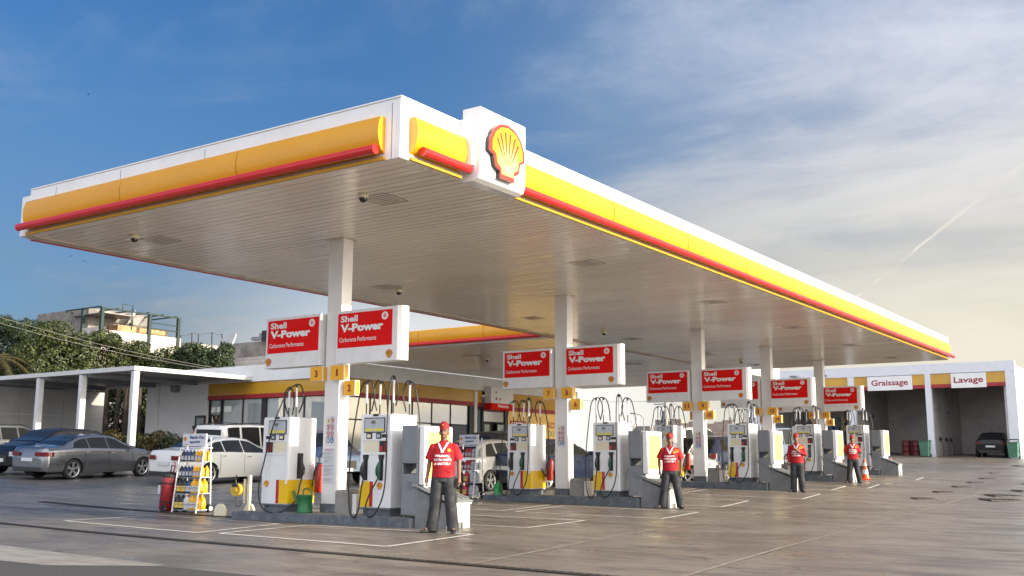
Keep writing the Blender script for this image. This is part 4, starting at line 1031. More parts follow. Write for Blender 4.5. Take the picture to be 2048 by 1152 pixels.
# slender trees seen through the gap left of the shop
rng = random.Random(8)
for i in range(19):
    x = -43.2+i*.36; y = 23.0+rng.uniform(0, 3.0); b = Vector((x, y, gz(x, y)))
    e = empty('slender_tree', b, 0, None, 'tree', 'slender dark trunked trees behind the gap beside the shop')
    e['label'] = 'slender dark trunked tree standing behind the gap between grey partition and shop wall'
    mb = MB(); mb.tube([(0, 0, -.3), (rng.uniform(-.1, .1), 0, 1.5), (rng.uniform(-.1, .1), 0, 3.2), (0, 0, 4.6)], [.15+rng.uniform(0, .08), .14, .12, .09], 8); mb.build('trunk', BARK, e)
    bl = [(rng.uniform(-.5, .5), rng.uniform(.6, 1.6), rng.uniform(.4, 4.4), rng.uniform(.4, .75)) for _ in range(6)]
    crown_mb(rng, bl, 420, .13).build('foliage', LEAF if i % 2 else LEAFD, e)
bush = [(215, 888, 1.0, 'r', 'rusty leaved bush beside the partition corner'), (240, 886, 1.15, 'r', 'rust and green bush under the slender trees'), (262, 889, .95, 'g', 'olive bush behind the right shelter post'), (292, 889, 1.0, 'r', 'thin reddish bush right of the shelter post'), (312, 890, 1.15, 'r', 'sparse tall bush before the white shop wall'), (334, 892, 1.05, 'd', 'round dark green bush before the white shop wall'), (368, 893, .95, 'd', 'flat dark bush in front of the shop door'), (392, 893, .9, 'g', 'small green bush left of the white van')]
for i, (x, y, h, t_, lb) in enumerate(bush):
    b = at(x, 900, 44); b.z = gz(b.x, b.y); e = empty('bush', b, 0, lb, 'bush', 'bushes in front of the shelter and shop'); rng = random.Random(30+i)
    bl = [(rng.uniform(-.35, .35), rng.uniform(-.3, .3), rng.uniform(.25, h*1.1), rng.uniform(.22, .42)) for _ in range(9)]
    crown_mb(rng, bl, 1500, .06).build('foliage', {'r': LEAFR, 'g': LEAF, 'd': LEAFD}[t_], e)
    mb = MB()
    for j in range(4): mb.tube([(0, 0, -.1), (rng.uniform(-.3, .3), rng.uniform(-.2, .2), h*.9)], .015, 5)
    mb.each('stem', BARK, e)
# birds
for i, (x, y, lb) in enumerate([(142, 513, 'tiny bird flying left of a small group of birds below the canopy edge'), (166, 522, 'tiny bird in the middle of the small group below the canopy edge'), (172, 524, 'tiny bird right beside another one below the canopy edge'), (236, 530, 'tiny lone bird right of the small group below the canopy edge'), (178, 189, 'tiny bird high in the blue sky above the canopy')]):
    p = at(x, y, 120); mb = MB(); mb.add([(-.3, 0, .12), (0, .08, 0), (0, -.12, 0), (.3, 0, .14), (0, 0, -.06), (.02, .25, .02)], [(0, 1, 2), (3, 1, 2), (1, 2, 4), (1, 5, 4)])
    o = mb.build('bird', BLACKP); o.location = p; o.rotation_euler = (0, 0, .4*i); tag(o, lb, 'bird', 'birds in the sky')
# ================================================================ forecourt equipment
def crom(pts, n=6):
    pts = [Vector(p) for p in pts]; P = [pts[0]]+pts+[pts[-1]]; out = []
    for i in range(1, len(P)-2):
        for j in range(n):
            t = j/n; a, b, c, d = P[i-1], P[i], P[i+1], P[i+2]
            out.append(.5*((2*b)+(-a+c)*t+(2*a-5*b+4*c-d)*t*t+(-a+3*b-3*c+d)*t**3))
    out.append(pts[-1]); return out
CABW = mat('cabinet_white', (.76, .77, .79), .28, var=.03, coat=.4, dirt=(.4, .38, .35), dscale=3, damt=.12)
PYEL = mat('pump_yellow', (.80, .50, .0), .25, coat=.5, var=.03); PRED = mat('pump_red', (.42, .008, .015), .25, coat=.5)
SCR = mat('display_face', (.42, .46, .50), .15, coat=.4); LCD = mat('lcd', (.16, .15, .11), .2); LIT = mat('cream_label', (.72, .66, .50), .5)
NOZG = mat('nozzle_green', (.01, .10, .045), .35)
DW, DD, DZ = .72, .70, 1.64
def nozzle(mb, x, y, z, dx=0, dy=-1, mi=0):
    """nozzle hanging: spout up into boot, body, guard, going down; front direction (dx,dy)"""
    mb.grp(); f = Vector((dx, dy, 0)); c = Vector((x, y, z))
    mb.tube([c+Vector((0, 0, .20))-f*.04, c+Vector((0, 0, .12))+f*.0, c+Vector((0, 0, .05))+f*.035], .012, 8, 0)
    mb.tube([c+Vector((0, 0, .07))+f*.03, c+f*.055, c-Vector((0, 0, .12))+f*.05, c-Vector((0, 0, .2))+f*.045], [.024, .034, .027, .02], 10, mi)
    mb.tube([c+Vector((0, 0, .02))+f*.085, c+f*.115-Vector((0, 0, .05)), c+f*.10-Vector((0, 0, .15)), c+f*.05-Vector((0, 0, .18))], .010, 6, 0)
def dispenser(variant, loc, lab):
    e = empty('fuel_dispenser', loc, 0, lab, 'fuel pump', 'white fuel dispensers on the islands')
    mirror = variant != 'R'
    def X(a, b): return (a*DW, b*DW) if not mirror else ((1-b)*DW, (1-a)*DW)
    mb = MB(); mb.box(.05, DW-.05, .05, DD-.05, 0, .118); mb.box(0.0, DW, -.005, DD, .118, .14); mb.build('plinth', GREYC, e)
    mb = MB(); mb.box(.0, DW, 0, DD, .142, .142+DZ); mb.build('cabinet', CABW, e, bevel=.018, seg=3)
    top = .142+DZ
    mb = MB()
    # front frame pieces standing proud
    mb.box(*X(.02, .10), -.014, -.001, .52, top-.03); mb.box(*X(.90, .98), -.014, -.001, .52, top-.03)
    mb.box(*X(.10, .90), -.014, -.001, top-.47, top-.44); mb.box(*X(.10, .90), -.014, -.001, top-.715, top-.675)
    mb.build('front_frame', CABW, e, bevel=.004)
    mb = MB(); a, b = X(.12, .80); mb.box(a, b, -.012, -.001, top-.33, top-.06); mb.box(*X(.40, .58), -.012, -.0, top-.035, top+.005); fr_ = mb.build('display_frame', BLACKP, e, bevel=.006)
    mb = MB(); mb.box(a+.018, b-.018, -.016, -.0125, top-.312, top-.078); mb.build('display', SCR, fr_)
    mb = MB(); mb.box(a+.17, a+.27, -.019, -.0165, top-.17, top-.115); mb.box(a+.225, a+.265, -.019, -.0165, top-.20, top-.19); mb.build('lcd', LCD, fr_)
    mb = MB(); mb.box(a+.03, a+.20, -.019, -.0165, top-.30, top-.255); mb.box(a+.235, b-.03, -.019, -.0165, top-.30, top-.255); mb.build('price_strip', SYEL, fr_)
    for xa, xb in ((.20, .38), (.52, .68)):
        mb = MB(); p, q = X(xa, xb); mb.box(p, q, -.016, -.001, top-.435, top-.335); s_ = mb.build('keypad', BLACKP, e, bevel=.004)
        mb = MB(); mb.box(p+.022, q-.022, -.019, -.0165, top-.415, top-.355); mb.build('key_face', LIT if xa < .3 else SCR, s_)
    mb = MB(); mb.box(*X(.70, .88), -.012, -.001, top-.415, top-.355); mb.build('card_slot', BLACKP, e, bevel=.003)
    mb = MB(); mb.box(*X(.12, .60), -.004, -.001, top-.67, top-.475); mb.build('leaflet_recess', LIT, e)
    mb = MB(); p, q = X(.62, .88); mb.box(p, q, -.004, -.001, top-.67, top-.475); g_ = mb.build('glove_box', BLACKP, e)
    mb = MB(); mb.box(p+.02, p+.08, -.012, -.0045, top-.66, top-.56); mb.box(q-.05, q-.04, -.012, -.0045, top-.66, top-.49); mb.build('glove', SRED, g_)
    # bottom livery
    p, q = X(0, .33); mb = MB(); mb.box(p-(.002 if not mirror else 0), q+(0 if not mirror else .002), -.003, -.0, .16, .60)
    if mirror: mb.box(DW, DW+.003, 0, DD-.005, .16, .60)
    else: mb.box(-.003, 0, 0, DD-.005, .16, .60)
    mb.build('yellow_panel', PYEL, e)
    mb = MB(); mb.box(*X(.332, .44), -.003, -.0, .16, .60); mb.build('red_stripe', PRED, e)
    mb = MB(); emblem(mb, DW*(.66 if not mirror else .20), .525, .125, -.001, -1, 'xz', .010); mb.build('emblem', [SRED, PYEL], e)
    hose = MB(); mast = MB(); mt = MB(); nz = MB(); boot = MB(); nz.grp()
    def bootbox(cx):
        boot.grp()
        boot.box(cx-.065, cx+.065, -.010, -.001, 1.02, 1.24-.16+.0); boot.prism([(cx-.065, 1.08), (cx+.065, 1.08), (cx+.065, 1.02), (cx+.045, .97), (cx+.045, .62), (cx-.045, .62), (cx-.045, .97), (cx-.065, 1.02)], -.012, -.0015, 0)
    ms = [(.06, .06), (.06, .42), (.70, .06), (.70, .50)] if variant == 'R' else ([(.30, .35), (.66, .20)] if variant == 'L1' else [(.14, .06), (.22, .42), (.62, .06), (.68, .50)])
    tips = []
    for i, (x, y) in enumerate(ms):
        h = .58+.03*((i*7) % 3)
        mast.grp(); mast.cyl((x, y, top-.01), (x, y, top+h-.05), .012, n=8); mt.cyl((x, y, top+.20), (x, y, top+h-.03), .019, n=10); mast.cyl((x, y, top+h-.04), (x, y, top+h+.03), .024, n=8)
        tips.append(Vector((x, y, top+h)))
    r_ = .0135
    def arc_in(t, s_): return [t+Vector((s_*.10, .03, -.52)), t+Vector((s_*.17, .02, -.25)), t+Vector((s_*.13, .01, -.05)), t+Vector((s_*.05, 0, .03))]
    if variant == 'L1':
        a, b = tips
        hose.tube(crom([a+Vector((-.03, 0, -.5)), a+Vector((-.13, 0, -.25)), a+Vector((-.10, 0, -.05)), a, a+Vector((.09, 0, -.06)), a+Vector((.14, 0, -.3)), a+Vector((.10, 0, -.52))]), r_, 8)
        hose.tube(crom([b+Vector((.02, .05, -.52)), b+Vector((.13, .05, -.3)), b+Vector((.12, .02, -.06)), b+Vector((0, 0, .02)), b+Vector((-.17, -.1, -.15)), b+Vector((-.28, -.30, -.75)), Vector((.16, -.10, .95)), Vector((.06, -.12, .45)), Vector((.14, -.12, .12)), Vector((.38, -.12, .0)), Vector((.66, -.06, .02)), Vector((DW+.12, .10, .22)), Vector((DW+.11, .20, .5)), Vector((DW+.075, .28, .62))]), r_, 8)
        nozzle(nz, DW+.03, .28, .86, 1, 0, 0); boot.grp(); boot.box(DW+.001, DW+.012, .22, .36, .62, 1.10)
    else:
        a, b, c, d = tips
        n1x, n2x = (.19*DW, .70*DW) if variant == 'R' else (.18*DW, .66*DW)
        bootbox(n1x); bootbox(n2x)
        hose.tube(crom(arc_in(a, 1)+[a+Vector((-.10, -.02, -.06)), a+Vector((-.16, -.05, -.4)), Vector((-.13, -.10, 1.2)), Vector((-.15, -.12, .6)), Vector((-.10, -.14, .12)), Vector((.0, -.14, -.02)), Vector((.10, -.13, .10)), Vector((.13, -.10, .45)), Vector((n1x, -.055, .66))]), r_, 8)
        hose.tube(crom(arc_in(b, -1)+[b+Vector((.10, 0, -.05)), b+Vector((.17, 0, -.3)), b+Vector((.19, .0, -.56))]), r_, 8)
        hose.tube(crom([c+Vector((.03, .03, -.5)), c+Vector((.09, .02, -.25)), c+Vector((.06, .0, -.04)), c+Vector((.0, -.03, .03)), c+Vector((-.03, -.07, -.15)), Vector((.70, -.10, 1.5)), Vector((.72, -.12, .9)), Vector((.68, -.13, .4)), Vector((.52, -.14, .07)), Vector((.36, -.14, .0)), Vector((.27, -.13, .14)), Vector((.34, -.11, .38)), Vector((n2x-.02, -.055, .66))]), r_, 8)
        hose.tube(crom(arc_in(d, -1)[:4]+[d+Vector((.10, 0, -.04)), d+Vector((.19, .0, -.35)), d+Vector((.23, .02, -.75)), d+Vector((.22, .05, -1.4)), d+Vector((.16, .02, -1.9)), d+Vector((.05, -.0, -1.7))]), r_, 8)
        nozzle(nz, n1x, -.03, .86, 0, -1, 0); nozzle(nz, n2x, -.03, .86, 0, -1, 1)
    boot.each('nozzle_holder', BLACKP, e)
    mast.each('mast', BLACKP, e); mt.each('mast_sleeve', WHITE, e); hose.each('hose', BLACK, e); nz.each('nozzle', [BLACKP, NOZG], e)
    return e
pr = ['nearest', 'second', 'third', 'fourth', 'farthest']
dR = dispenser('R', (-3.46, 3.10, .17), 'white dispenser with black and green nozzles on the right half of the nearest island')
dL1 = dispenser('L1', (-6.02, 3.12, .17), 'white dispenser on the left half of the nearest island, one nozzle on its side')
dL = dispenser('L', (-6.02, 3.12+8.3, .17+OFF[1][1]), 'white fuel dispenser on the left half of the second island')
for k in range(1, 5):
    oy, oz = OFF[k]
    dup(dR, (-3.46, 3.1+oy, .17+oz), label='white fuel dispenser on the right half of the %s island' % pr[k])
    if k > 1: dup(dL, (-6.02+.3*(k > 2), 3.12+oy, .17+oz), label='white fuel dispenser on the left half of the %s island' % pr[k])
# service unit
def service(loc, lab):
    e = empty('service_cabinet', loc, 0, lab, 'cabinet', 'grey service cabinets with yellow side panel')
    mb = MB()
    mb.box(0, .36, 0, .03, .04, .74); mb.box(0, .36, 0, .03, .92, 1.57); mb.box(0, .03, 0.0, .03, .742, .918); mb.box(.33, .36, 0, .03, .742, .918)
    mb.box(0, .36, .032, .72, .04, .70); mb.box(0, .36, .25, .72, .702, .93); mb.box(0, .36, .032, .72, .932, 1.57); mb.box(0, .02, .033, .248, .703, .93); mb.box(.34, .36, .033, .248, .703, .93)
    mb.box(.03, .06, .03, .09, 0, .038); mb.box(.30, .33, .03, .09, 0, .038)
    mb.build('cabinet', GREYM, e, bevel=.005)
    mb = MB(); mb.box(.03, .33, -.008, -.001, .955, 1.535); mb.build('upper_door', GREYM, e, bevel=.004)
    mb = MB(); mb.box(.03, .33, -.008, -.001, .06, .69); d = mb.build('lower_door', GREYM, e, bevel=.004)
    mb = MB(); mb.box(.13, .22, -.012, -.009, .46, .60); mb.build('icon_frame', BLUE, d); mb = MB(); mb.box(.136, .214, -.014, -.0125, .466, .594); mb.box(.165, .185, -.018, -.0165, .48, .55); mb.build('icon', GREYM, d)
    mb = MB(); mb.prism([(.16, .485), (.19, .485), (.185, .55), (.165, .55)], -.0165, -.0145, 0); mb.box(.168, .182, -.0165, -.0145, .556, .578); mb.build('icon_figure', BLUE, d)
    mb = MB(); mb.prism([(.10, .75), (.32, .75), (.32, .90), (.28, .88)], .12, .14, 0); mb.build('paper_towel', LIT, e)
    mb = MB(); mb.box(.362, .50, .02, .80, .55, 1.56); mb.box(.362, .44, .08, .76, .03, .548); mb.build('side_body', WHITEG, e, bevel=.03, seg=4)
    mb = MB(); mb.box(.501, .508, .10, .72, .66, 1.46); mb.build('yellow_face', mat('pale_yellow_face', (.85, .66, .16), .3, coat=.4), e, bevel=.003)
    mb = MB(); mb.cyl((-.03, .1, .0), (-.03, .1, .07), .03, n=8); mb.build('floor_pipe', BLACKP, e)
    return e
svc = service((-2.49, 3.10, .17), 'grey service cabinet with yellow side panel behind the nearest standing man')
sv_l = ['', 'grey service cabinet with yellow side panel on the second island', 'grey service cabinet with yellow side panel on the third island', 'grey service cabinet with yellow side panel on the fourth island', 'grey service cabinet with bright yellow side panel on the farthest island']
for k in range(1, 5): dup(svc, (-2.49, 3.1+OFF[k][0], .17+OFF[k][1]), label=sv_l[k])
# sand bin with sloping lid
BIND = mat('bin_grey', (.17, .18, .19), .55, var=.12, dirt=(.32, .31, .3), dscale=6, damt=.4); BINLIT = mat('bin_lit_side', (.52, .51, .48), .5, var=.12, dirt=(.25, .24, .22), dscale=5, damt=.5)  # second colour is a paler copy, sunlight painted into the bin's right side
def sandbin(loc, lab):
    e = empty('sand_bin', loc, R(4), lab, 'grit bin', 'grey sand bins at the island ends')
    mb = MB(); mb.prism([(0, 0), (.66, 0), (.68, .40), (.02, .66)], 0, .70, 0, 'xz'); mb.box(.30, .33, -.012, -.001, 0, .50)
    mb.build('body', BIND, e, bevel=.012)
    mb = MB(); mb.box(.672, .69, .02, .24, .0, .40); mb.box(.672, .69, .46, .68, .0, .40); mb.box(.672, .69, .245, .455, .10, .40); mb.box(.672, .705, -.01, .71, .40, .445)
    mb.build('lit_side_panel', BINLIT, e, bevel=.004)
    s_ = math.atan2(-.26, .70); M_ = T(-.02, 0, .70)@Matrix.Rotation(-s_, 4, 'Y')
    mb = MB(); mb.box(-.02, .78, -.03, .73, .0, .035, 0, M_)
    for i in range(5): mb.box(.03, .70, .03+i*.155, .09+i*.155, .036, .052, 0, M_)
    mb.cyl(M_@Vector((-.02, -.04, .0)), M_@Vector((-.02, .74, .0)), .03, n=10)
    mb.build('lid', BIND, e, bevel=.008)
    return e
sb = sandbin((-2.18, 3.10, 0), 'grey sand bin with sloping lid right behind the nearest standing man')
sl_ = ['', 'grey sand bin with sloping lid at the right end of the second island', 'grey sand bin with sloping lid at the right end of the third island', 'grey sand bin with sloping lid beside the man with crossed arm on the fourth island', 'small looking grey sand bin at the right end of the farthest island']
sl_[3] = 'grey sand bin with sloping lid at the right end of the fourth island'
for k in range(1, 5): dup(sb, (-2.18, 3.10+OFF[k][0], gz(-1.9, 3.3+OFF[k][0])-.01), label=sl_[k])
# boxy planter by each column
def block(loc, lab):
    e = empty('concrete_bin', loc, 0, lab, 'bin', 'square concrete bins beside the columns')
    mb = MB(); mb.rings([[(0, 0, 0), (.36, 0, 0), (.36, .36, 0), (0, .36, 0)], [(0, 0, .40), (.36, 0, .40), (.36, .36, .40), (0, .36, .40)], [(.03, .03, .43), (.33, .03, .43), (.33, .33, .43), (.03, .33, .43)]], 0, False); mb.build('body', CONC, e)
    mb = MB(); mb.box(.07, .29, .07, .29, .431, .436); mb.build('opening', BLACKP, e)
    mb = MB(); mb.box(.362, .47, .06, .36, .0, .36); mb.build('white_box', WHITE, e, bevel=.01)
blk_l = ['square grey concrete bin beside the nearest column', 'square grey concrete bin beside the second column', 'square grey concrete bin beside the third column', 'square grey concrete bin beside the fourth column', 'square grey concrete bin beside the farthest column']
for k in range(5): block((-4.26, 3.32+OFF[k][0], .17+OFF[k][1]), blk_l[k])
# watering cans
def wcan(loc, rz, m, lab, s_=1):
    e = empty('watering_can', loc, rz, lab, 'watering can', s=s_)
    mb = MB(); mb.lathe([(0, 0), (.145, 0), (.15, .01), (.15, .03), (.14, .04), (.135, .30), (.145, .31), (.12, .33), (.06, .335), (0, .335)], 24); mb.build('body', m, e)
    mb = MB(); mb.tube([(-.12, 0, .10), (-.24, 0, .24), (-.32, 0, .40)], [.035, .024, .022], 10); mb.build('spout', m, e)
    mb = MB(); mb.tube(crom([(-.04, 0, .31), (-.06, 0, .40), (.0, 0, .44), (.12, 0, .42), (.18, 0, .30), (.16, 0, .14), (.13, 0, .08)]), .014, 8); mb.build('handle', m, e)
GRN = mat('can_green', (.012, .14, .045), .4, var=.15); GRNL = mat('can_bright_green', (.05, .42, .10), .35, var=.1)
wcan((-4.93, 3.22, .17), 0, GRN, 'dark green watering can between dispenser and column on the nearest island')
wcan((-6.5, 11.7, .152+OFF[1][1]), R(-50), GRNL, 'bright green watering can on the left end of the second island', .82)
# hanging extinguishers
def hang_ext(loc, lab):
    e = empty('fire_extinguisher', loc, 0, lab, 'fire extinguisher', 'red fire extinguishers hung by the columns')
    mb = MB(); mb.lathe([(0, 0), (.075, .005), (.085, .03), (.085, .46), (.07, .51), (.03, .54), (0, .545)], 18, M=Matrix.Rotation(R(4), 4, 'Y')); mb.build('cylinder', mat('extinguisher_red', (.42, .025, .012), .3, coat=.4, var=.1), e)
    mb = MB(); mb.tube(crom([(.03, -.02, .54), (.03, -.04, .60), (.06, -.03, .72), (.12, 0, .76), (.15, .0, .66), (.11, .0, .57)]), .011, 6); mb.tube([(.03, -.06, .56), (-.03, -.10, .40), (-.06, -.10, .22), (-.08, -.09, .12)], .012, 6); mb.box(-.04, .05, -.05, .02, .545, .57); mb.build('valve_and_hose', BLACKP, e)
for k, l in ((0, 'orange red fire extinguisher left of the nearest column'), (1, 'red fire extinguisher left of the second column'), (2, 'red fire extinguisher left of the third column')):
    hang_ext((-5.17, 3.8+OFF[k][0], .52+OFF[k][1]), l)
# trolley extinguisher
EXR = mat('trolley_red', (.26, .012, .018), .35, coat=.3, var=.1)
e = empty('trolley_extinguisher', (-9.62, 3.72, .02), R(-10), 'big dark red wheeled fire extinguisher left of the oil rack', 'fire extinguisher')
ML = T(0, 0, .02)@Matrix.Rotation(R(7), 4, 'Y')
mb = MB(); mb.lathe([(0, 0), (.12, .01), (.16, .05), (.16, .74), (.14, .80), (.09, .83), (0, .835)], 24, M=ML); mb.build('tank', EXR, e)
mb = MB(); mb.lathe([(.163, .20), (.163, .23)], 24, M=ML); mb.lathe([(.163, .60), (.163, .63)], 24, M=ML); mb.lathe([(.165, .74), (.165, .80), (.12, .84), (0, .86)], 24, M=ML); mb.box(-.14, .2, -.06, .10, -.0, .02); mb.each('strap', BLACK, e)
mb = MB(); mb.tube([ML@Vector((.1, 0, .80)), (.26, 0, .92), (.30, .0, 1.05), (.22, 0, 1.07)], .014, 6); mb.tube([ML@Vector((.0, 0, .84)), (.14, 0, 1.0), (.33, .0, .98)], .012, 6); mb.build('handle', EXR, e)
mb = MB(); mb.prism([(-.10, .40), (-.01, .40), (-.01, .58), (-.10, .58)], -.168, -.155, 0); o = mb.build('label_plate', SB, e)
for s_ in (-1, 1):
    mb = MB(); mb.cyl((.16, s_*.13, .09), (.16, s_*.17, .09), .09, n=16); mb.build('wheel', BLACK, e)
# oil racks
BOT = {'blue': mat('bottle_blue', (.02, .05, .14), .3), 'black': mat('bottle_black', (.02, .02, .022), .3), 'yellow': mat('bottle_yellow', (.80, .42, .01), .3), 'red': mat('bottle_red', (.45, .015, .02), .3), 'grey': mat('bottle_grey', (.40, .43, .48), .35), 'white': mat('bottle_white', (.62, .62, .62), .4)}
BLAB = mat('bottle_label', (.55, .56, .58), .5); BLY = mat('bottle_label_yellow', (.70, .5, .1), .5)
PROT = {}
def bottle(colr, big):
    key = (colr, big)
    if key not in PROT:
        h = .30 if big else .235; w_ = .10 if big else .055; d = .055 if big else .04
        def body():
            mb = MB()
            def ring(z, sx, sy): return [(sx*math.copysign(abs(math.cos(a))**.6, math.cos(a)), sy*math.copysign(abs(math.sin(a))**.6, math.sin(a)), z) for a in [2*PI*i/14 for i in range(14)]]
            q = w_*.92
            mb.rings([ring(0, q*.92, d*.9), ring(.01, q, d), ring(h*.62, q, d), ring(h*.80, q*.72, d*.85), ring(h*.88, q*.34, d*.5), ring(h*.9, q*.3, d*.45)], 0, True)
            return mb
        def cap(): return MB().cyl((0, 0, h*.9), (0, 0, h), w_*.30, n=10)
        def lab(): return MB().box(-w_*.62, w_*.62, -d-.004, -d+.01, h*.12, h*.5)
        PROT[key] = (body().build('b', BOT[colr]).data, cap().build('c', BOT['red' if colr == 'white' else ('blue' if colr == 'grey' else colr)]).data, lab().build('l', BLY if colr in ('black', 'red') and big else BLAB).data)
        for o in list(bpy.data.objects):
            if o.name in ('b', 'c', 'l'): bpy.data.objects.remove(o)
    return PROT[key]
def put_bottle(loc, rz, colr, big, lab, group):
    e = empty('oil_bottle', loc, rz, lab, 'bottle', group)
    for me, nm in zip(bottle(colr, big), ('body', 'cap', 'label_sticker')):
        o = bpy.data.objects.new(nm, me); col.objects.link(o); o.parent = e
def rack(loc, rz, lab, who, scheme, side='yellow'):
    e = empty('oil_rack', loc, rz, lab, 'display rack')
    w_ = .68
    zs = [.06, .40, .74, 1.07]; ztop = 1.36
    def fy(z): return .0+.16*z/1.4      # front leans back
    mb = MB()
    for x in (0, w_):
        mb.tube([(x, fy(0), 0), (x, fy(ztop), ztop)], .016, 8); mb.tube([(x, .42, .05), (x, .34, ztop+.22)], .016, 8)
        for z in zs+[ztop]: mb.tube([(x, fy(z), z), (x, .40, z)], .012, 6)
    mb.tube([(0, fy(ztop), ztop), (w_, fy(ztop), ztop)], .013, 8)
    mb.build('frame', WHITE, e)
    mb = MB()
    for z in zs:
        mb.box(.0, w_, fy(z)-.0, .40, z-.012, z+.004)
        mb.tube([(0, fy(z+.12)-.02, z+.12), (w_, fy(z+.12)-.02, z+.12)], .006, 6)
    mb.build('shelf', GREYM, e)
    for x in (.0, w_):
        mb = MB(); mb.cyl((x-.035, .40, .085), (x+.035, .40, .085), .085, n=20); wh = mb.build('wheel', BLACK, e)
        mb = MB(); mb.cyl((x-.038, .40, .085), (x+.038, .40, .085), .05, n=16); mb.build('hub', WHITE, wh)
    mb = MB(); mb.box(.03, w_+.02, .17, .21, ztop+.03, ztop+.30); hd = mb.build('header_board', SB, e, bevel=.004)
    mb = MB(); text_mb("Besoin d'un", w=.40, h=.075, bold=.03, mb=mb, M=T(.24, .165, ztop+.19)); text_mb("appoint?", w=.30, h=.075, bold=.03, mb=mb, M=T(.24, .165, ztop+.085)); mb.build('lettering', BLUE, hd)
    mb = MB(); emblem(mb, .10, ztop+.19, .09, .168, -1, 'xz', .004); mb.box(.06, .20, .163, .168, ztop+.065, ztop+.08, 1); mb.build('emblem', [SRED, YELLOWM], hd)
    M_ = Matrix.Rotation(rz, 4, 'Z')
    sn = ['bottom', 'second lowest', 'second highest', 'top']
    for r_, (z, row) in enumerate(zip(zs, scheme)):
        big = r_ < 2; n = len(row); st = w_/n
        for i, ch in enumerate(row):
            cn = {'b': 'blue', 'k': 'black', 'y': 'yellow', 'r': 'red', 'g': 'grey', 'w': 'white'}[ch]
            for dy in ((.09,) if i < n-1 else (.09, .22)):
                p = M_@Vector((st*(i+.5), fy(z)+dy, z+.006))
                put_bottle((loc[0]+p.x, loc[1]+p.y, loc[2]+p.z), rz, cn, big, '%s oil bottle on the %s shelf of %s' % (cn, sn[r_], who), 'oil bottles on the racks')
    return e
rack((-9.30, 3.62, .035), R(7), 'white wheeled oil rack with blue and yellow bottles left of the nearest island', 'the left oil rack', ['kkwyy', 'kkbyy', 'kbbbyyy', 'kbbbyyy'])
rack((-7.78, 11.45, gz(-7.4, 11.5)), R(-5), 'white wheeled oil rack with black, red and grey bottles right of the nearest standing man', 'the rack right of the nearest man', ['krg', 'krg', 'kkrrgw', 'kkrrgw'])
rack((-7.6, 19.9, gz(-7.4, 20)), R(-5), 'oil rack half hidden behind the third column', 'the rack behind the third column', ['krg', 'krg', 'kkrrgw', 'kkrrgw'])
# air hose stand
e = empty('air_hose_stand', (-7.55, 3.95, .03), R(8), 'cream air and water post with yellow hose reel left of the nearest island', 'hose stand')
mb = MB(); mb.box(.10, .17, .08, .14, .0, .80); mb.box(0.0, .05, .08, .12, .22, .72); mb.build('post', CREAM, e, bevel=.006)
mb = MB(); mb.prism([(-.02+.13*math.cos(a), .0+.17*math.sin(a)) for a in [PI*i/14 for i in range(15)]], .05, .11, 0); mb.build('base_foot', CREAM, e).location = (.16, .05, .05)
mb = MB(); mb.prism([(.14*math.cos(a), .09+.16*math.sin(a)) for a in [PI*i/14 for i in range(15)]]+[(-.14, 0), (.14, 0)], 0, .05, 0); o = mb.build('base_disc', CREAM, e); o.location = (-.02, -.58, -.01)
mb = MB(); mb.cyl((-.13, -.02, .50), (-.13, .08, .50), .13, n=24); mb.cyl((-.13, -.05, .50), (-.13, .11, .50), .05, n=12); rl = mb.build('hose_reel', mat('reel_yellow', (.62, .40, .04), .4, var=.3, vs_=20), e)
mb = MB(); mb.tube(crom([(-.13, 0, .63), (-.14, 0, .72), (-.12, 0, .80)]), .012, 6); mb.box(-.19, -.07, -.06, -.02, .56, .63); mb.tube(crom([(-.12, 0, .37), (-.13, 0, .25), (-.08, 0, .16), (.0, 0, .18), (.03, .05, .30)]), .008, 6); mb.each('hose', BLACKP, e)
# cones
CON = mat('cone_orange', (.80, .09, .01), .4, var=.1); CWH = mat('cone_white', (.72, .72, .70), .4)
def cone(x, y, lab, s_=1.):
    e = empty('traffic_cone', (x, y, gz(x, y)), .3, lab, 'traffic cone', s=s_)
    mb = MB(); mb.box(-.19, .19, -.19, .19, 0, .035); mb.build('base', CON, e, bevel=.01)
    def rr(z): return .14-.118*(z-.035)/.71
    mb = MB()
    for a, b in ((.035, .20), (.36, .50), (.62, .745)): mb.cyl((0, 0, a), (0, 0, b), rr(a), rr(b), n=20, cap=(b > .7))
    mb.build('cone_body', CON, e)
    mb = MB()
    for a, b in ((.20, .36), (.50, .62)): mb.cyl((0, 0, a), (0, 0, b), rr(a), rr(b), n=20, cap=False)
    mb.build('reflective_band', CWH, e)
cone(-1.68, 28.0, 'orange and white traffic cone right of the farthest standing man', 1.0)
cone(-2.45, 34.5, 'small distant orange traffic cone behind the sand bin of the farthest island', .82)
e = empty('broom', (-2.62, 26.2, OFF[3][1]+.17), 0, 'wooden broom handle leaning upright on the cabinet of the fourth island', 'broom')
mb = MB(); mb.cyl((.65, -.05, .1), (.75, .02, 1.05), .014, n=8); mb.build('handle', mat('wood_handle', (.45, .25, .10), .6), e); mb = MB(); mb.box(.50, .80, -.09, -.01, -.0, .12); mb.build('brush', CREAM, e)
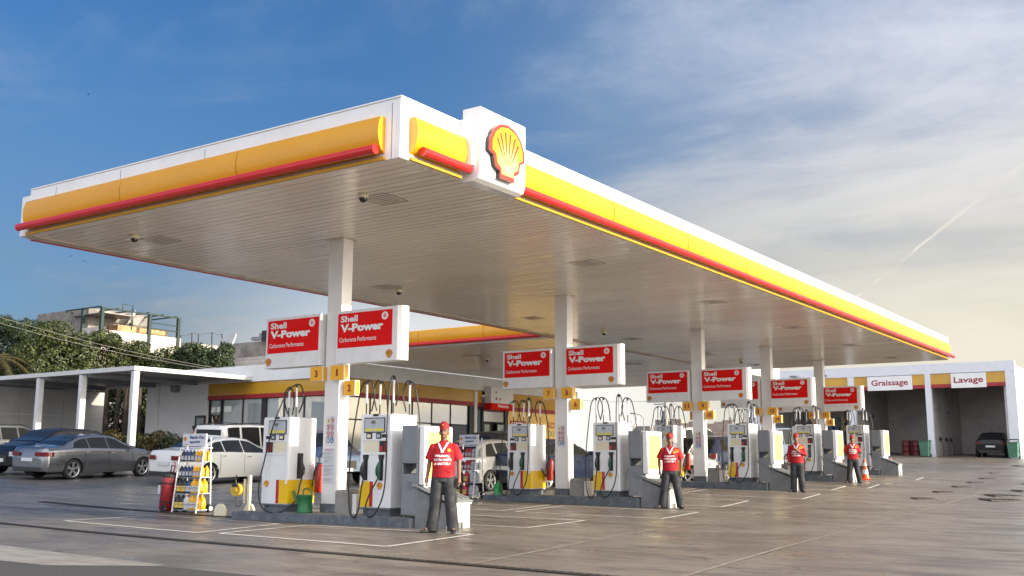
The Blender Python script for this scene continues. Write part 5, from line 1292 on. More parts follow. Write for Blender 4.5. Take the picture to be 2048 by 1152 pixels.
# ================================================================ people
SKIN = mat('skin', (.19, .092, .055), .5, var=.08, vs_=8)
SHIRT = mat('red_shirt', (.38, .005, .012), .75, var=.12, vs_=7, bump=.5, bs=9)
TROU = mat('charcoal_trousers', (.030, .031, .036), .8, var=.3, vs_=6, bump=.8, bs=10)
SHOE = mat('shoe_leather', (.022, .02, .018), .6, var=.2); HAIR = mat('dark_hair', (.012, .010, .009), .7)
COLL = mat('white_trim', (.62, .66, .72), .7); CAPR = mat('cap_red', (.25, .005, .009), .75)
def ell(z, cx, cy, rx, ry, n=20, pw=1.): return [(cx+rx*math.copysign(abs(math.cos(a))**pw, math.cos(a)), cy+ry*math.copysign(abs(math.sin(a))**pw, math.sin(a)), z) for a in [2*PI*i/n for i in range(n)]]
def fused(mb, name, m, parent, vox, smooth_=3):
    """voxel-fuse overlapping pieces into one continuous skin"""
    o = mb.build('tmp', m); r_ = o.modifiers.new('r', 'REMESH'); r_.mode = 'VOXEL'; r_.voxel_size = vox; r_.use_smooth_shade = True
    s_ = o.modifiers.new('s', 'SMOOTH'); s_.iterations = smooth_; s_.factor = .5
    bpy.context.view_layer.update()
    dg = bpy.context.evaluated_depsgraph_get(); me = bpy.data.meshes.new_from_object(o.evaluated_get(dg)); me.name = name
    me.materials.clear(); me.materials.append(m)
    bpy.data.objects.remove(o); c = bpy.data.objects.new(name, me); col.objects.link(c); c.parent = parent
    return c
def conform(src, target, off, axis_=1):
    """press a flat mesh (facing -y) onto the front of a body"""
    bm = bmesh.new(); bm.from_mesh(target.data); bv = BVHTree.FromBMesh(bm)
    vs = []
    for v in src.v:
        h = bv.ray_cast(Vector((v[0], -1, v[2])), Vector((0, 1, 0)))
        y = h[0].y-off if h[0] else -.1
        vs.append((v[0], y, v[2]))
    bm.free(); src.v = vs; return src
def hand(mb, w_, d, side, k=1.):
    """relaxed hand from wrist w_ pointing along d (mostly down); side=+1 for his left"""
    d = Vector(d).normalized(); f = Vector((0, -1, 0)); f = (f-d*f.dot(d)).normalized(); o = d.cross(f)*1.0
    palm = Vector(w_)+d*.045
    mb.tube([Vector(w_)-d*.01, Vector(w_)+d*.03, Vector(w_)+d*.07, Vector(w_)+d*.095], [.026*k, .031*k, .034*k, .027*k], 10)
    for i, (u, l) in enumerate(((.026, .072), (.009, .082), (-.009, .077), (-.025, .060))):
        b = Vector(w_)+d*.085+f*u
        inw = Vector((-side, 0, 0))*.012
        mb.tube([b, b+d*l*.45+inw*.3, b+d*l*.78+inw*1.2, b+d*l*.95+inw*2.2], [.0105*k, .0098*k, .009*k, .0075*k], 7)
    b = Vector(w_)+d*.03+f*.026
    mb.tube([b, b+d*.035+f*.022, b+d*.062+f*.026, b+d*.082+f*.020], [.0135*k, .0125*k, .011*k, .009*k], 7)
def person(loc, rz, lab, armL, armR, legL, legR, vox=.010, sleeves='short', height=1., turn=0., text=True, belly=1., capside=0, patch=True):
    """arms: (elbow, wrist) positions; legs: (knee, ankle, toe direction)"""
    e = empty('person', loc, rz, lab, 'person', s=height)
    HX = .0
    body = MB()
    # head
    hd = Matrix.Rotation(turn, 4, 'Z')
    def H(r_): return [tuple(hd@Vector(p)) for p in r_]
    hz = 1.575
    prof = [(-.092, .030, .036, -.030), (-.080, .046, .058, -.022), (-.055, .058, .078, -.014), (-.025, .066, .088, -.006), (.01, .071, .092, 0), (.045, .075, .095, .004), (.08, .076, .096, .006), (.115, .066, .086, .006), (.140, .045, .062, .006), (.152, .012, .02, .006)]
    body.rings([H(ell(hz+z+.02, 0, cy, rx, ry, 20, .92)) for z, rx, ry, cy in prof])
    body.rings([H(ell(z, 0, y, a, b, 10)) for z, y, a, b in ((1.555, -.10, .014, .016), (1.575, -.108, .016, .018), (1.60, -.098, .010, .014), (1.62, -.088, .008, .010))])   # nose
    body.rings([H(ell(z, 0, y, a, b, 12)) for z, y, a, b in ((1.497, -.066, .022, .018), (1.512, -.078, .026, .016), (1.53, -.080, .024, .012))])   # chin and mouth
    for s_ in (-1, 1): body.rings([H(ell(z, s_*.074, .01, a, b, 8)) for z, a, b in ((1.545, .008, .010), (1.565, .012, .018), (1.59, .013, .022), (1.612, .009, .014))])
    body.tube([(0, .012, 1.40), (0, .005, 1.46), (0, 0, 1.52)], [.064, .056, .055], 16)
    # hidden core torso and legs keep the body one surface
    body.rings([ell(.90, 0, 0, .13, .09), ell(1.1, 0, 0, .12, .085), ell(1.3, 0, .01, .15, .09), ell(1.40, 0, .012, .12, .07), ell(1.43, 0, .012, .06, .05)])
    for s_, (el_, wr) in ((1, armL), (-1, armR)):
        sh = Vector((s_*.170, .012, 1.355)); el_ = Vector(el_); wr = Vector(wr)
        body.tube([Vector((s_*.08, .01, 1.36)), sh, sh.lerp(el_, .5), el_, el_.lerp(wr, .35), wr], [.045, .052, .046, .037, .038, .025], 12)
        hand(body, wr, (wr-el_), s_)
    for s_, (kn, an, td) in ((1, legL), (-1, legR)):
        body.tube([Vector((s_*.08, 0, .92)), Vector(kn), Vector(an)], [.07, .05, .035], 10)
        body.tube([Vector(an), Vector(an)+Vector((td[0]*.1, td[1]*.1, -.04))], [.035, .03], 8)
    b_ = fused(body, 'body', SKIN, e, vox*.75)
    # trousers
    tr = MB()
    tr.rings([ell(.80, 0, .0, .175, .125), ell(.88, 0, .005, .182, .132), ell(.96, 0, .005, .165, .118), ell(1.02, 0, 0, .155*belly, .112*belly)])
    for s_, (kn, an, td) in ((1, legL), (-1, legR)):
        hp = Vector((s_*.085, .0, .88)); kn = Vector(kn); an = Vector(an)
        tr.tube([hp, hp.lerp(kn, .35), hp.lerp(kn, .75), kn, kn.lerp(an, .3)+Vector((0, .012, 0)), kn.lerp(an, .7), an+Vector((0, 0, .02)), an-Vector((0, 0, .062))], [.112, .112, .100, .094, .096, .094, .098, .092], 16)
        for q in (.80, .88, .97): c_ = kn.lerp(an, q); tr.tube([c_+Vector((-.09, -.02, .012)), c_+Vector((-.04, -.082, -.008)), c_+Vector((.04, -.084, .010)), c_+Vector((.088, -.02, -.01))], .014, 6)
        for q in (.25, .1): c_ = kn.lerp(an, q); tr.tube([c_+Vector((-.07, -.03, .02)), c_+Vector((0, -.084, -.012)), c_+Vector((.07, -.03, .015))], .012, 6)
        pc = hp.lerp(kn, .82)+Vector((s_*.085, .01, 0)); tr.box(pc.x-.022, pc.x+.022, pc.y-.055, pc.y+.055, pc.z-.085, pc.z+.07)
    fused(tr, 'trousers', TROU, e, vox*.9, 2)
    # shoes
    for s_, (kn, an, td) in ((1, legL), (-1, legR)):
        m_ = MB(); a = Vector((an[0], an[1], 0)); t_ = Vector((td[0], td[1], 0)).normalized(); n_ = Vector((-t_.y, t_.x, 0))
        rr = []
        for f_, wd, h in ((-.075, .028, .05), (-.06, .038, .085), (0, .042, .10), (.07, .045, .075), (.13, .048, .055), (.18, .040, .042), (.205, .020, .028)):
            c_ = a+t_*f_; rr.append([c_+n_*wd*math.cos(q)+Vector((0, 0, max(.004, h*(.5+.5*math.sin(q))))) for q in [2*PI*i/12 for i in range(12)]])
        m_.rings(rr); m_.build('shoe', SHOE, e)
    # shirt
    st = MB()
    st.rings([ell(.865, 0, .0, .196*belly, .140*belly, 24), ell(.92, 0, .0, .192*belly, .138*belly, 24), ell(.99, 0, -.002, .188*belly, .140*belly, 24), ell(1.10, 0, -.004, .188*belly, .136*belly, 24), ell(1.22, 0, -.004, .200, .130, 24), ell(1.32, 0, .004, .203, .118, 24), ell(1.385, 0, .010, .168, .092, 24), ell(1.425, 0, .012, .125, .078, 24), ell(1.445, 0, .012, .075, .070, 24)])
    for s_, (el_, wr) in ((1, armL), (-1, armR)):
        sh = Vector((s_*.168, .012, 1.342)); el_ = Vector(el_); wr = Vector(wr)
        if sleeves == 'short': st.tube([Vector((s_*.06, .01, 1.36)), sh, sh.lerp(el_, .45), sh.lerp(el_, .88)], [.06, .080, .084, .090], 16)
        else: st.tube([Vector((s_*.06, .01, 1.36)), sh, sh.lerp(el_, .5), el_, el_.lerp(wr, .5), el_.lerp(wr, .93)], [.06, .072, .064, .056, .048, .040], 16)
    rng = random.Random(int(loc[1]*10))
    for i in range(7):
        z_ = .97+i*.045; a0 = rng.uniform(-.15, .02); st.tube([(a0, -.128*belly, z_), (a0+.08, -.136*belly, z_+rng.uniform(-.02, .03)), (a0+.16, -.12*belly, z_+rng.uniform(-.03, .05))], .010, 6)
    s1 = fused(st, 'shirt', SHIRT, e, vox*.9, 3)
    # polo collar
    cm = MB(); cm.tube([(.055*math.cos(a), .012+.058*math.sin(a), 1.452+.008*math.sin(a)) for a in [2*PI*i/16 for i in range(16)]], .015, 8, closed=True); cm.build('collar', CAPR, e)
    vm = MB()
    def strip(x0, z0, x1, z1, w_=.017, n=8):
        for i in range(n):
            a, b = i/n, (i+1)/n; p = [(x0+(x1-x0)*t_, z0+(z1-z0)*t_) for t_ in (a, b)]
            vm.add([(p[0][0]-w_, 0, p[0][1]), (p[0][0]+w_, 0, p[0][1]), (p[1][0]+w_, 0, p[1][1]), (p[1][0]-w_, 0, p[1][1])], [(0, 1, 2, 3)])
    strip(-.08, 1.425, -.012, 1.295); strip(.08, 1.425, .012, 1.295); strip(0, 1.295, 0, 1.262, .026, 3)
    conform(vm, s1, .006).build('vee_trim', COLL, e)
    em = MB(); em.prism([(.105+.027*math.cos(a), 1.30+.027*math.sin(a)) for a in [2*PI*i/14 for i in range(14)]], 0, .001); conform(em, s1, .005).build('chest_badge', YELLOWM, e)
    tx = MB()
    for s_, z, w_ in (('DEMANDEZ', 1.19, .25), ('VOTRE CARTE', 1.128, .285), ('A GRATTER !', 1.066, .25)): text_mb(s_, w=w_, h=.040, bold=.035, mb=tx, M=T(-w_/2, 0, z))
    conform(tx, s1, .004).build('shirt_lettering', TXT, e)
    ym = MB()
    if not patch: ym = None
    for i in range(5 if patch else 0): ym.add([(.125+i*.012, 0, 1.385-i*.006), (.150+i*.014, 0, 1.375-i*.004), (.158+i*.012, 0, 1.30), (.140+i*.011, 0, 1.30)], [(0, 1, 2, 3)])
    if patch: conform(ym, s1, .005).build('shoulder_patch', YELLOWM, e)
    # cap, hair, features
    cp = MB()
    cp.rings([H(ell(hz+.02+z, 0, cy, rx, ry, 20)) for z, rx, ry, cy in ((.055, .083, .103, .006), (.10, .081, .100, .008), (.14, .064, .080, .010), (.165, .035, .045, .010), (.172, .005, .006, .010))])
    pts = []
    n = 12
    top_ = [hd@Vector((.072*math.cos(PI+PI*i/n), -.045+.125*math.sin(PI+PI*i/n), hz+.082-.018*math.sin(PI*i/n))) for i in range(n+1)]
    bot_ = [p-Vector((0, 0, .008)) for p in top_]
    cp.add(top_+bot_, [tuple(range(n+1)), tuple(range(2*n+1, n, -1))]+[(i, i+1, n+2+i, n+1+i) for i in range(n)])
    cp.build('cap', CAPR, e)
    ce = MB(); emblem(ce, 0, hz+.128, .035, -.098, -1, 'xz', .003); o = ce.build('cap_badge', [SRED, YELLOWM], e); o.rotation_euler = (0, 0, turn)
    hm = MB(); hm.rings([H(ell(z, 0, .022, rx, ry, 18)) for z, rx, ry in ((1.575, .066, .074), (1.60, .078, .088), (1.65, .079, .092))]); hm.build('hair', HAIR, e)
    fm = MB()
    for s_ in (-1, 1):
        fm.add([tuple(hd@Vector(p)) for p in ((s_*.016, -.0935, 1.608), (s_*.045, -.084, 1.606), (s_*.045, -.0835, 1.596), (s_*.016, -.0935, 1.597))], [(0, 1, 2, 3)])
        fm.add([tuple(hd@Vector(p)) for p in ((s_*.012, -.096, 1.628), (s_*.05, -.083, 1.626), (s_*.05, -.083, 1.618), (s_*.012, -.096, 1.619))], [(0, 1, 2, 3)])
    fm.add([tuple(hd@Vector(p)) for p in ((-.024, -.094, 1.535), (.024, -.094, 1.535), (.022, -.094, 1.529), (-.022, -.094, 1.529))], [(0, 1, 2, 3)])
    fm.build('facial_feature', mat('feature_dark', (.03, .015, .012), .6), e)
    return e
toCam = lambda x, y: math.atan2(CAM.y-y, CAM.x-x)+PI/2
A = {'L': ((.245, .03, 1.12), (.255, -.035, .885)), 'R': ((-.245, .03, 1.12), (-.255, -.03, .885))}
x, y = -1.06, 2.46
person((x, y, .0), toCam(x, y)-.18, 'nearest standing man in red shirt and cap, feet apart, before the sand bin',
       ((.245, .03, 1.12), (.262, -.03, .875)), ((-.235, .03, 1.12), (-.262, -.02, .875)),
       ((.125, -.02, .48), (.165, .0, .09), (.25, -1)), ((-.115, -.02, .48), (-.175, .0, .09), (-1., -.75)), .0085, height=1.0, patch=False)
x, y = -1.42, 11.45
person((x, y, gz(x, y)), toCam(x, y)-.05, 'smiling man in red shirt and cap standing wide legged at the second island',
       ((.26, .04, 1.12), (.25, -.02, .89)), ((-.26, .04, 1.12), (-.25, -.02, .89)),
       ((.15, -.02, .48), (.22, .0, .09), (.4, -1)), ((-.13, -.02, .48), (-.20, .0, .09), (-.9, -.8)), .011, height=.99, belly=1.0)
x, y = -1.15, 19.3
person((x, y, gz(x, y)), toCam(x, y)-.1, 'man in long sleeved red top, one hand at his chest, third island',
       ((.255, -.02, 1.10), (.06, -.20, 1.24)), ((-.235, .03, 1.12), (-.235, -.03, .885)),
       ((.10, -.02, .48), (.14, .0, .09), (.35, -1)), ((-.10, -.02, .48), (-.12, .0, .09), (-1, -.8)), .013, sleeves='long', height=.98)
x, y = -1.3, 25.3
person((x, y, gz(x, y)), toCam(x, y)+.05, 'farthest man in red shirt and cap with both hands behind his back',
       ((.24, .07, 1.12), (.10, .17, .97)), ((-.24, .07, 1.12), (-.10, .17, .97)),
       ((.13, -.02, .48), (.20, .0, .09), (.35, -1)), ((-.12, -.02, .48), (-.17, .0, .09), (-.9, -.8)), .013, height=.93)
# passer-by near the shop door, only head and shoulders show
def passer(px, py, d, shirt, lab):
    b = at(px, py, d); x, y = b.x, b.y; e = empty('person', (x, y, gz(x, y)), 2.2, lab, 'person')
    mb = MB(); mb.rings([ell(1.50+z, 0, 0, a, b_) for z, a, b_ in ((0, .04, .05), (.05, .07, .08), (.12, .078, .095), (.19, .065, .08), (.22, .02, .03))]); mb.tube([(0, .01, 1.3), (0, 0, 1.52)], .055, 12)
    mb.rings([ell(.9, 0, 0, .14, .1), ell(1.3, 0, 0, .16, .1), ell(1.42, 0, 0, .08, .06)]); 
    for s_ in (-1, 1):
        mb.tube([(s_*.08, 0, .9), (s_*.1, -.02, .5), (s_*.1, 0, .06)], [.08, .055, .04], 10); mb.tube([(s_*.1, 0, .05), (s_*.1, -.16, .03)], [.04, .03], 8)
        mb.tube([(s_*.1, 0, 1.36), (s_*.2, 0, 1.33), (s_*.25, .02, 1.08), (s_*.25, -.03, .86)], [.05, .05, .04, .028], 10); hand(mb, (s_*.25, -.03, .86), (0, -.1, -1), s_)
    fused(mb, 'body', SKIN, e, .014)
    m2 = MB(); m2.rings([ell(.92, 0, 0, .18, .13), ell(1.25, 0, 0, .19, .125), ell(1.38, 0, 0, .17, .1), ell(1.44, 0, 0, .07, .065)]); 
    for s_ in (-1, 1): m2.tube([(s_*.1, 0, 1.36), (s_*.19, 0, 1.33), (s_*.235, .02, 1.12)], [.06, .07, .07], 12)
    fused(m2, 'shirt', shirt, e, .016)
    m3 = MB(); m3.rings([ell(.8, 0, 0, .16, .11), ell(.95, 0, 0, .17, .12)]); 
    for s_ in (-1, 1): m3.tube([(s_*.085, 0, .88), (s_*.1, -.02, .48), (s_*.1, 0, .08)], [.1, .08, .07], 12)
    fused(m3, 'trousers', TROU, e, .016)
    hm = MB(); hm.rings([ell(z, 0, .012, a, b_, 16) for z, a, b_ in ((1.60, .082, .09), (1.65, .088, .104), (1.71, .074, .09), (1.735, .02, .03))]); hm.build('hair', HAIR, e)
passer(387, 900, 46, mat('orange_shirt', (.5, .2, .05), .8), 'dark haired passer-by behind the white cars near the shop door')
# ================================================================ cars
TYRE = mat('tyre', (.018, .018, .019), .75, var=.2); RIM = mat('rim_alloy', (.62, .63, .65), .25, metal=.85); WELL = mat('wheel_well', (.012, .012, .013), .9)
CGL = mat('car_glass', (.015, .016, .017), .05, spec=.35); CHR = mat('chrome', (.75, .75, .77), .12, metal=1.)
TAIL = mat('tail_lamp', (.13, .003, .006), .12, coat=.6); HEADL = mat('head_lamp', (.45, .48, .52), .1, coat=.6); PLATE = mat('number_plate', (.58, .60, .62), .4); BMP = mat('bumper_black', (.025, .025, .027), .5)
def paint(n, c, metal=.0, rough=.3): return mat(n, c, rough, metal=metal, coat=1.)
def lerp_tab(tab, x):
    if x <= tab[0][0]: return tab[0][1:]
    for a, b in zip(tab, tab[1:]):
        if x <= b[0]:
            t = (x-a[0])/(b[0]-a[0]); t = t*t*(3-2*t)*.45+t*.55
            return tuple(p+(q-p)*t for p, q in zip(a[1:], b[1:]))
    return tab[-1][1:]
# table rows: x, z_bottom, z_belt, w_belt(half), z_top, w_top(half)
KIND = {
 'sedan': dict(L=4.9, wb=2.95, ra=0, wr=.335, tab=[
   (-1.07, .42, .66, .66, .70, .50), (-1.04, .30, .80, .77, .98, .68), (-.95, .27, .93, .86, 1.055, .74), (-.55, .26, .97, .90, 1.085, .76), (-.32, .26, .98, .915, 1.12, .75), (.0, .24, .985, .925, 1.26, .66), (.42, .2, .985, .93, 1.405, .58), (.9, .2, .98, .93, 1.455, .57), (1.4, .2, .965, .93, 1.46, .58), (1.75, .2, .95, .93, 1.42, .60), (2.3, .2, .935, .93, 1.19, .69), (2.62, .21, .925, .925, 1.035, .78), (3.1, .24, .88, .915, .965, .76), (3.5, .26, .80, .89, .88, .70), (3.72, .27, .70, .82, .78, .62), (3.83, .32, .58, .68, .62, .50)],
   side=[(-.02, .62), (.66, 1.42), (1.46, 2.42)], rear=(-.30, .40), front=(1.80, 2.60)),
 'van': dict(L=4.4, wb=2.7, ra=0, wr=.31, tab=[
   (-.82, .40, .80, .78, 1.2, .60), (-.80, .30, .95, .86, 1.72, .68), (-.72, .26, 1.0, .89, 1.80, .70), (-.3, .25, 1.02, .90, 1.835, .71), (.6, .22, 1.02, .90, 1.845, .71), (1.5, .22, 1.01, .90, 1.83, .70), (1.85, .22, 1.0, .90, 1.76, .69), (2.55, .22, .98, .89, 1.22, .76), (2.75, .24, .95, .88, 1.10, .77), (3.2, .26, .88, .86, 1.0, .70), (3.45, .28, .75, .80, .86, .60), (3.55, .34, .6, .70, .66, .5)],
   side=[(-.62, -.05), (.05, .95), (1.02, 2.3)], rear=None, front=(1.9, 2.5)),
 'hatch': dict(L=3.9, wb=2.5, ra=0, wr=.30, tab=[
   (-.70, .40, .72, .72, .80, .55), (-.67, .30, .88, .80, 1.02, .66), (-.55, .26, .95, .84, 1.14, .68), (-.15, .24, .96, .86, 1.38, .60), (.3, .22, .96, .86, 1.46, .58), (1.1, .2, .94, .86, 1.475, .58), (1.45, .2, .93, .86, 1.43, .60), (2.05, .2, .92, .86, 1.12, .70), (2.3, .22, .90, .85, 1.03, .74), (2.8, .24, .82, .83, .92, .68), (3.05, .27, .7, .78, .78, .6), (3.15, .32, .56, .66, .60, .5)],
   side=[(-.1, .42), (.5, 1.12), (1.18, 2.05)], rear=(-.62, -.12), front=(1.5, 2.2)),
 'suv': dict(L=4.6, wb=2.7, ra=0, wr=.36, tab=[
   (-.92, .45, .85, .76, 1.05, .58), (-.89, .36, 1.0, .86, 1.35, .68), (-.78, .32, 1.06, .90, 1.55, .68), (-.5, .30, 1.08, .92, 1.66, .67), (.4, .28, 1.08, .93, 1.71, .66), (1.2, .28, 1.06, .93, 1.70, .66), (1.6, .28, 1.05, .93, 1.62, .67), (2.2, .28, 1.03, .92, 1.24, .76), (2.45, .30, 1.01, .91, 1.13, .78), (3.0, .34, .96, .89, 1.05, .72), (3.4, .36, .85, .84, .93, .64), (3.55, .42, .7, .72, .75, .5)],
   side=[(-.6, .1), (.18, .95), (1.02, 2.1)], rear=None, front=(1.65, 2.35)),
}
def car(kind, loc, rz, lab, m, group='cars around the forecourt', s=1., spokes=5, chrome=True, hood=False, tilt=0, roofrail=False, boot_open=False):
    K = KIND[kind]; tab = K['tab']; wr = K['wr']; wb = K['wb']
    cat_ = {'van': 'van'}.get(kind, 'car')
    e = empty('parked_car' if kind != 'van' else 'parked_van', loc, rz, lab, cat_, group, s=s); e.rotation_euler = (0, tilt, rz)
    x0, x1 = tab[0][0], tab[-1][0]
    RA = wr*1.13
    def arch(x):
        z = 0
        for xw in (0, wb):
            if abs(x-xw) < RA: z = max(z, wr*.98+math.sqrt(RA*RA-(x-xw)**2))
        return z
    PF = [(0, .93), (.10, .965), (.25, .985), (.45, 1.0), (.72, .995), (.92, .975), (1, .955)]
    def pf(t):
        for (a_, p), (b_, q) in zip(PF, PF[1:]):
            if t <= b_: return p+(q-p)*max(0, (t-a_))/(b_-a_)
        return .955
    def ring(x):
        zb, zs, ws, zt, wt = lerp_tab(tab, x)
        ze = min(max(zb, arch(x)), zs-.06)
        h = [(0, ze), (ws*.80, ze)]
        for t in (0, .08, .22, .42, .62, .80, .93, 1): z = ze+(zs-ze)*t; h.append((ws*pf((z-zb)/(zs-zb)), z))
        hh = max(.02, zt-.035-zs)
        h += [(ws*.945+(wt-ws*.945)*t, zs+.008+hh*t) for t in (.08, .3, .6, .88)]
        h += [(wt*.95, zt-.012), (wt*.6, zt+.004), (0, zt+.012)]
        return [(x, y, z) for y, z in h]+[(x, -y, z) for y, z in reversed(h[1:-1])]
    xs_ = [x0+(x1-x0)*i/60 for i in range(61)]+[r_[0] for r_ in tab]
    for xw in (0, wb): xs_ += [xw+RA*math.cos(PI*i/16)*(.9999) for i in range(17)]+[xw-RA*1.0005, xw+RA*1.0005]
    xs_ = sorted(xs_); xs_ = [x for i, x in enumerate(xs_) if i == 0 or x-xs_[i-1] > .0001]
    mb = MB(); mb.rings([ring(x) for x in xs_], 0, True)
    b_ = mb.build('body', [m, WELL], e); me = b_.data
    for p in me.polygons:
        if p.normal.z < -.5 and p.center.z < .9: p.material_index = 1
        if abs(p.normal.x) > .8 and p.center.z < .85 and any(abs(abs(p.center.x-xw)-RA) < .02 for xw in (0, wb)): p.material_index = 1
    me.set_sharp_from_angle(angle=R(50))
    # windows
    def sy(x, z):
        zb, zs, ws, zt, wt = lerp_tab(tab, x); t = max(0, min(1, (z-zs-.008)/(zt-.035-zs))); return ws*.94+(wt-ws*.94)*t
    for sgn in (-1, 1):
        for wi, (a, b) in enumerate(K['side']):
            g_ = MB(); fr = MB(); nx_ = 12; rows = []
            for i in range(nx_+1):
                x = a+(b-a)*i/nx_; zb, zs, ws, zt, wt = lerp_tab(tab, x)
                lo = zs+.035; hi = max(lo+.004, zt-.085)
                if wi == 0 and kind != 'van': hi = min(hi, lo+.004+(x-a)*1.6+.03)
                rows.append([(x, sgn*(sy(x, lo+(hi-lo)*t)+.006), lo+(hi-lo)*t) for t in (0, .33, .66, 1)])
            g_.rings(rows, 0, True, cap=False, closed=False); go = g_.build('side_window', CGL, e)
            if chrome and kind in ('sedan',):
                fr.tube([(p[0][0], p[0][1]+sgn*.003, p[0][2]-.008) for p in rows], .009, 6); fr.tube([(p[3][0], p[3][1]+sgn*.003, p[3][2]+.006) for p in rows], .008, 6); fr.build('trim', CHR, go)
    def topglass(nm, a, b):
        g_ = MB(); rows = []
        for i in range(9):
            x = a+(b-a)*i/8; zb, zs, ws, zt, wt = lerp_tab(tab, x)
            # outward normal of the slope
            z2 = lerp_tab(tab, x+.02)[3]; sl = (z2-zt)/.02; nn = Vector((-sl, 0, 1)).normalized()*.010
            rows.append([(x+nn.x, y*wt, zt+.012-abs(y)*.014+nn.z) for y in (-.93, -.6, -.3, 0, .3, .6, .93)])
        g_.rings(rows, 0, True, cap=False, closed=False); return g_.build(nm, CGL, e)
    topglass('windscreen', *K['front'])
    if K['rear']: topglass('rear_window', *K['rear'])
    else:
        zb, zs, ws, zt, wt = lerp_tab(tab, x0+.06); g_ = MB(); xr = x0+.0
        g_.rings([[(x0-.004 if z < 1.2 else x0+.01, y, z) for y in (-.60, -.3, 0, .3, .60)] for z in (zs+.08, (zs+zt)/2, zt-.10)], 0, True, cap=False, closed=False); g_.build('rear_window', CGL, e)
    # plan outline helpers for lamps, plates and bumpers
    def patch(nm, pts, z0, z1, mm, off=.012, par=e):
        p_ = MB(); rows = []
        for (x, y) in pts:
            c2 = Vector((x-(x0+x1)/2, y*1.0)); n_ = c2.normalized(); rows.append([(x+n_.x*off, y+n_.y*off, z) for z in (z0, (z0+z1)/2, z1)])
        p_.rings(rows, 0, True, cap=False, closed=False); return p_.build(nm, mm, par)
    zb, zs, ws, zt, wt = lerp_tab(tab, x0+.2)
    zl0, zl1 = (zs-.17, zs-.035) if kind != 'van' else (zs-.05, zs+.42)
    for sgn in (-1, 1):
        w0 = lerp_tab(tab, x0)[2]; w1 = lerp_tab(tab, x0+.03)[2]; w2 = lerp_tab(tab, x0+.12)[2]; w3 = lerp_tab(tab, x0+.32)[2]
        q = [(x0-.02, sgn*w0*.55), (x0-.014, sgn*w0*.9), (x0+.0, sgn*(w1-.01)), (x0+.12, sgn*w2), (x0+.32, sgn*(w3-.005))]
        if kind in ('hatch', 'suv'): q = [(x0-.02, sgn*w0*.78), (x0-.014, sgn*w0*.9), (x0+.0, sgn*(w1-.01)), (x0+.10, sgn*w2)]
        if kind == 'van': q = [(x0-.004, sgn*w0*.93), (x0+.0, sgn*(w1-.02)), (x0+.10, sgn*w2)]
        patch('tail_lamp', q, zl0, zl1, TAIL)
        f0 = lerp_tab(tab, x1)[2]; f1 = lerp_tab(tab, x1-.11)[2]; f2 = lerp_tab(tab, x1-.33)[2]; zf = lerp_tab(tab, x1-.2)[1]
        patch('headlight', [(x1+.0, sgn*f0*.75), (x1-.04, sgn*(f0+.03)), (x1-.11, sgn*f1), (x1-.33, sgn*f2)], zf-.14, zf+.0, HEADL)
    for xx, sgn in ((x0, -1), (x1, 1)):
        pm = MB(); pm.box(xx+(sgn*.02 if sgn > 0 else -.035), xx+(.035 if sgn > 0 else -.02), -.26, .26, .60 if sgn < 0 else .42, .71 if sgn < 0 else .53); pm.build('number_plate', PLATE, e)
    gm = MB(); gm.box(x1+.005, x1+.02, -.38, .38, .44 if kind != 'suv' else .5, .62 if kind != 'suv' else .76); gm.build('grille', BMP, e)
    bm_ = MB(); w_ = lerp_tab(tab, x0+.1)[2]; bm_.box(x0-.015, x0+.12, -w_*.82, w_*.82, .27, .40); bm_.build('rear_bumper_insert', BMP, e, bevel=.02)
    for sgn in (-1, 1):
        mm = MB(); xm = K['front'][1]-.28; mm.rings([[(xm+.02+a_*.07, sgn*(.98+.02*0)+sgn*b_*.085, 1.03+(c_)*.06) for a_, c_ in [(math.cos(t), math.sin(t)) for t in [2*PI*i/12 for i in range(12)]]] for b_ in (-.6, 0, .8, 1.)]); mm.box(xm-.02, xm+.05, min(sgn*.86, sgn*.95), max(sgn*.86, sgn*.95), .985, 1.01); mm.build('mirror', m, e)
        for dx in (.55, 1.62) if kind != 'van' else (1.1,):
            hx = dx; hh = MB(); z_ = lerp_tab(tab, hx)[1]-.10; y_ = lerp_tab(tab, hx)[2]*1.0; hh.tube([(hx-.09, sgn*y_, z_), (hx, sgn*(y_+.022), z_+.004), (hx+.09, sgn*y_, z_)], .013, 8); hh.build('door_handle', m if not chrome else CHR, e)
        sm = MB()
        for dx in ([.42, 1.44, 2.45] if kind in ('sedan', 'suv') else [.46, 1.15, 2.1]):
            P_ = [];
            zb2, zs2, ws2, zt2, wt2 = lerp_tab(tab, dx)
            for t in (.16, .45, .72, .95): P_.append((dx, sgn*(ws2*(1.0 if t > .3 else .987)+.001-(.02 if t > .9 else 0)), zb2+(zs2-zb2)*t))
            sm.tube(P_, .005, 5)
        sm.build('door_gap', BMP, e)
    if roofrail:
        for sgn in (-1, 1):
            rm = MB(); rm.tube(crom([(K['side'][0][0], sgn*.62, lerp_tab(tab, .0)[3]), (.3, sgn*.63, lerp_tab(tab, .3)[3]+.05), (1.2, sgn*.63, lerp_tab(tab, 1.2)[3]+.05), (1.6, sgn*.64, lerp_tab(tab, 1.6)[3])]), .016, 6); rm.build('roof_rail', BLACKP, e)
    elif kind in ('sedan', 'hatch'):
        am = MB(); am.tube([(.35, 0, lerp_tab(tab, .35)[3]), (.1, 0, lerp_tab(tab, .35)[3]+.30)], .006, 5); am.build('aerial', BLACKP, e)
    if hood:
        hm = MB(); M_ = T(2.45, 0, 1.08)@Matrix.Rotation(R(-58), 4, 'Y'); hm.rings([[tuple(M_@Vector((u, v, .03-abs(v)*.04))) for v in (-.70, -.4, 0, .4, .70)] for u in (0, .35, .7, 1.0)], 0, True, cap=False, closed=False); bb = hm.build('bonnet', m, e); so_ = bb.modifiers.new('s', 'SOLIDIFY'); so_.thickness = .03
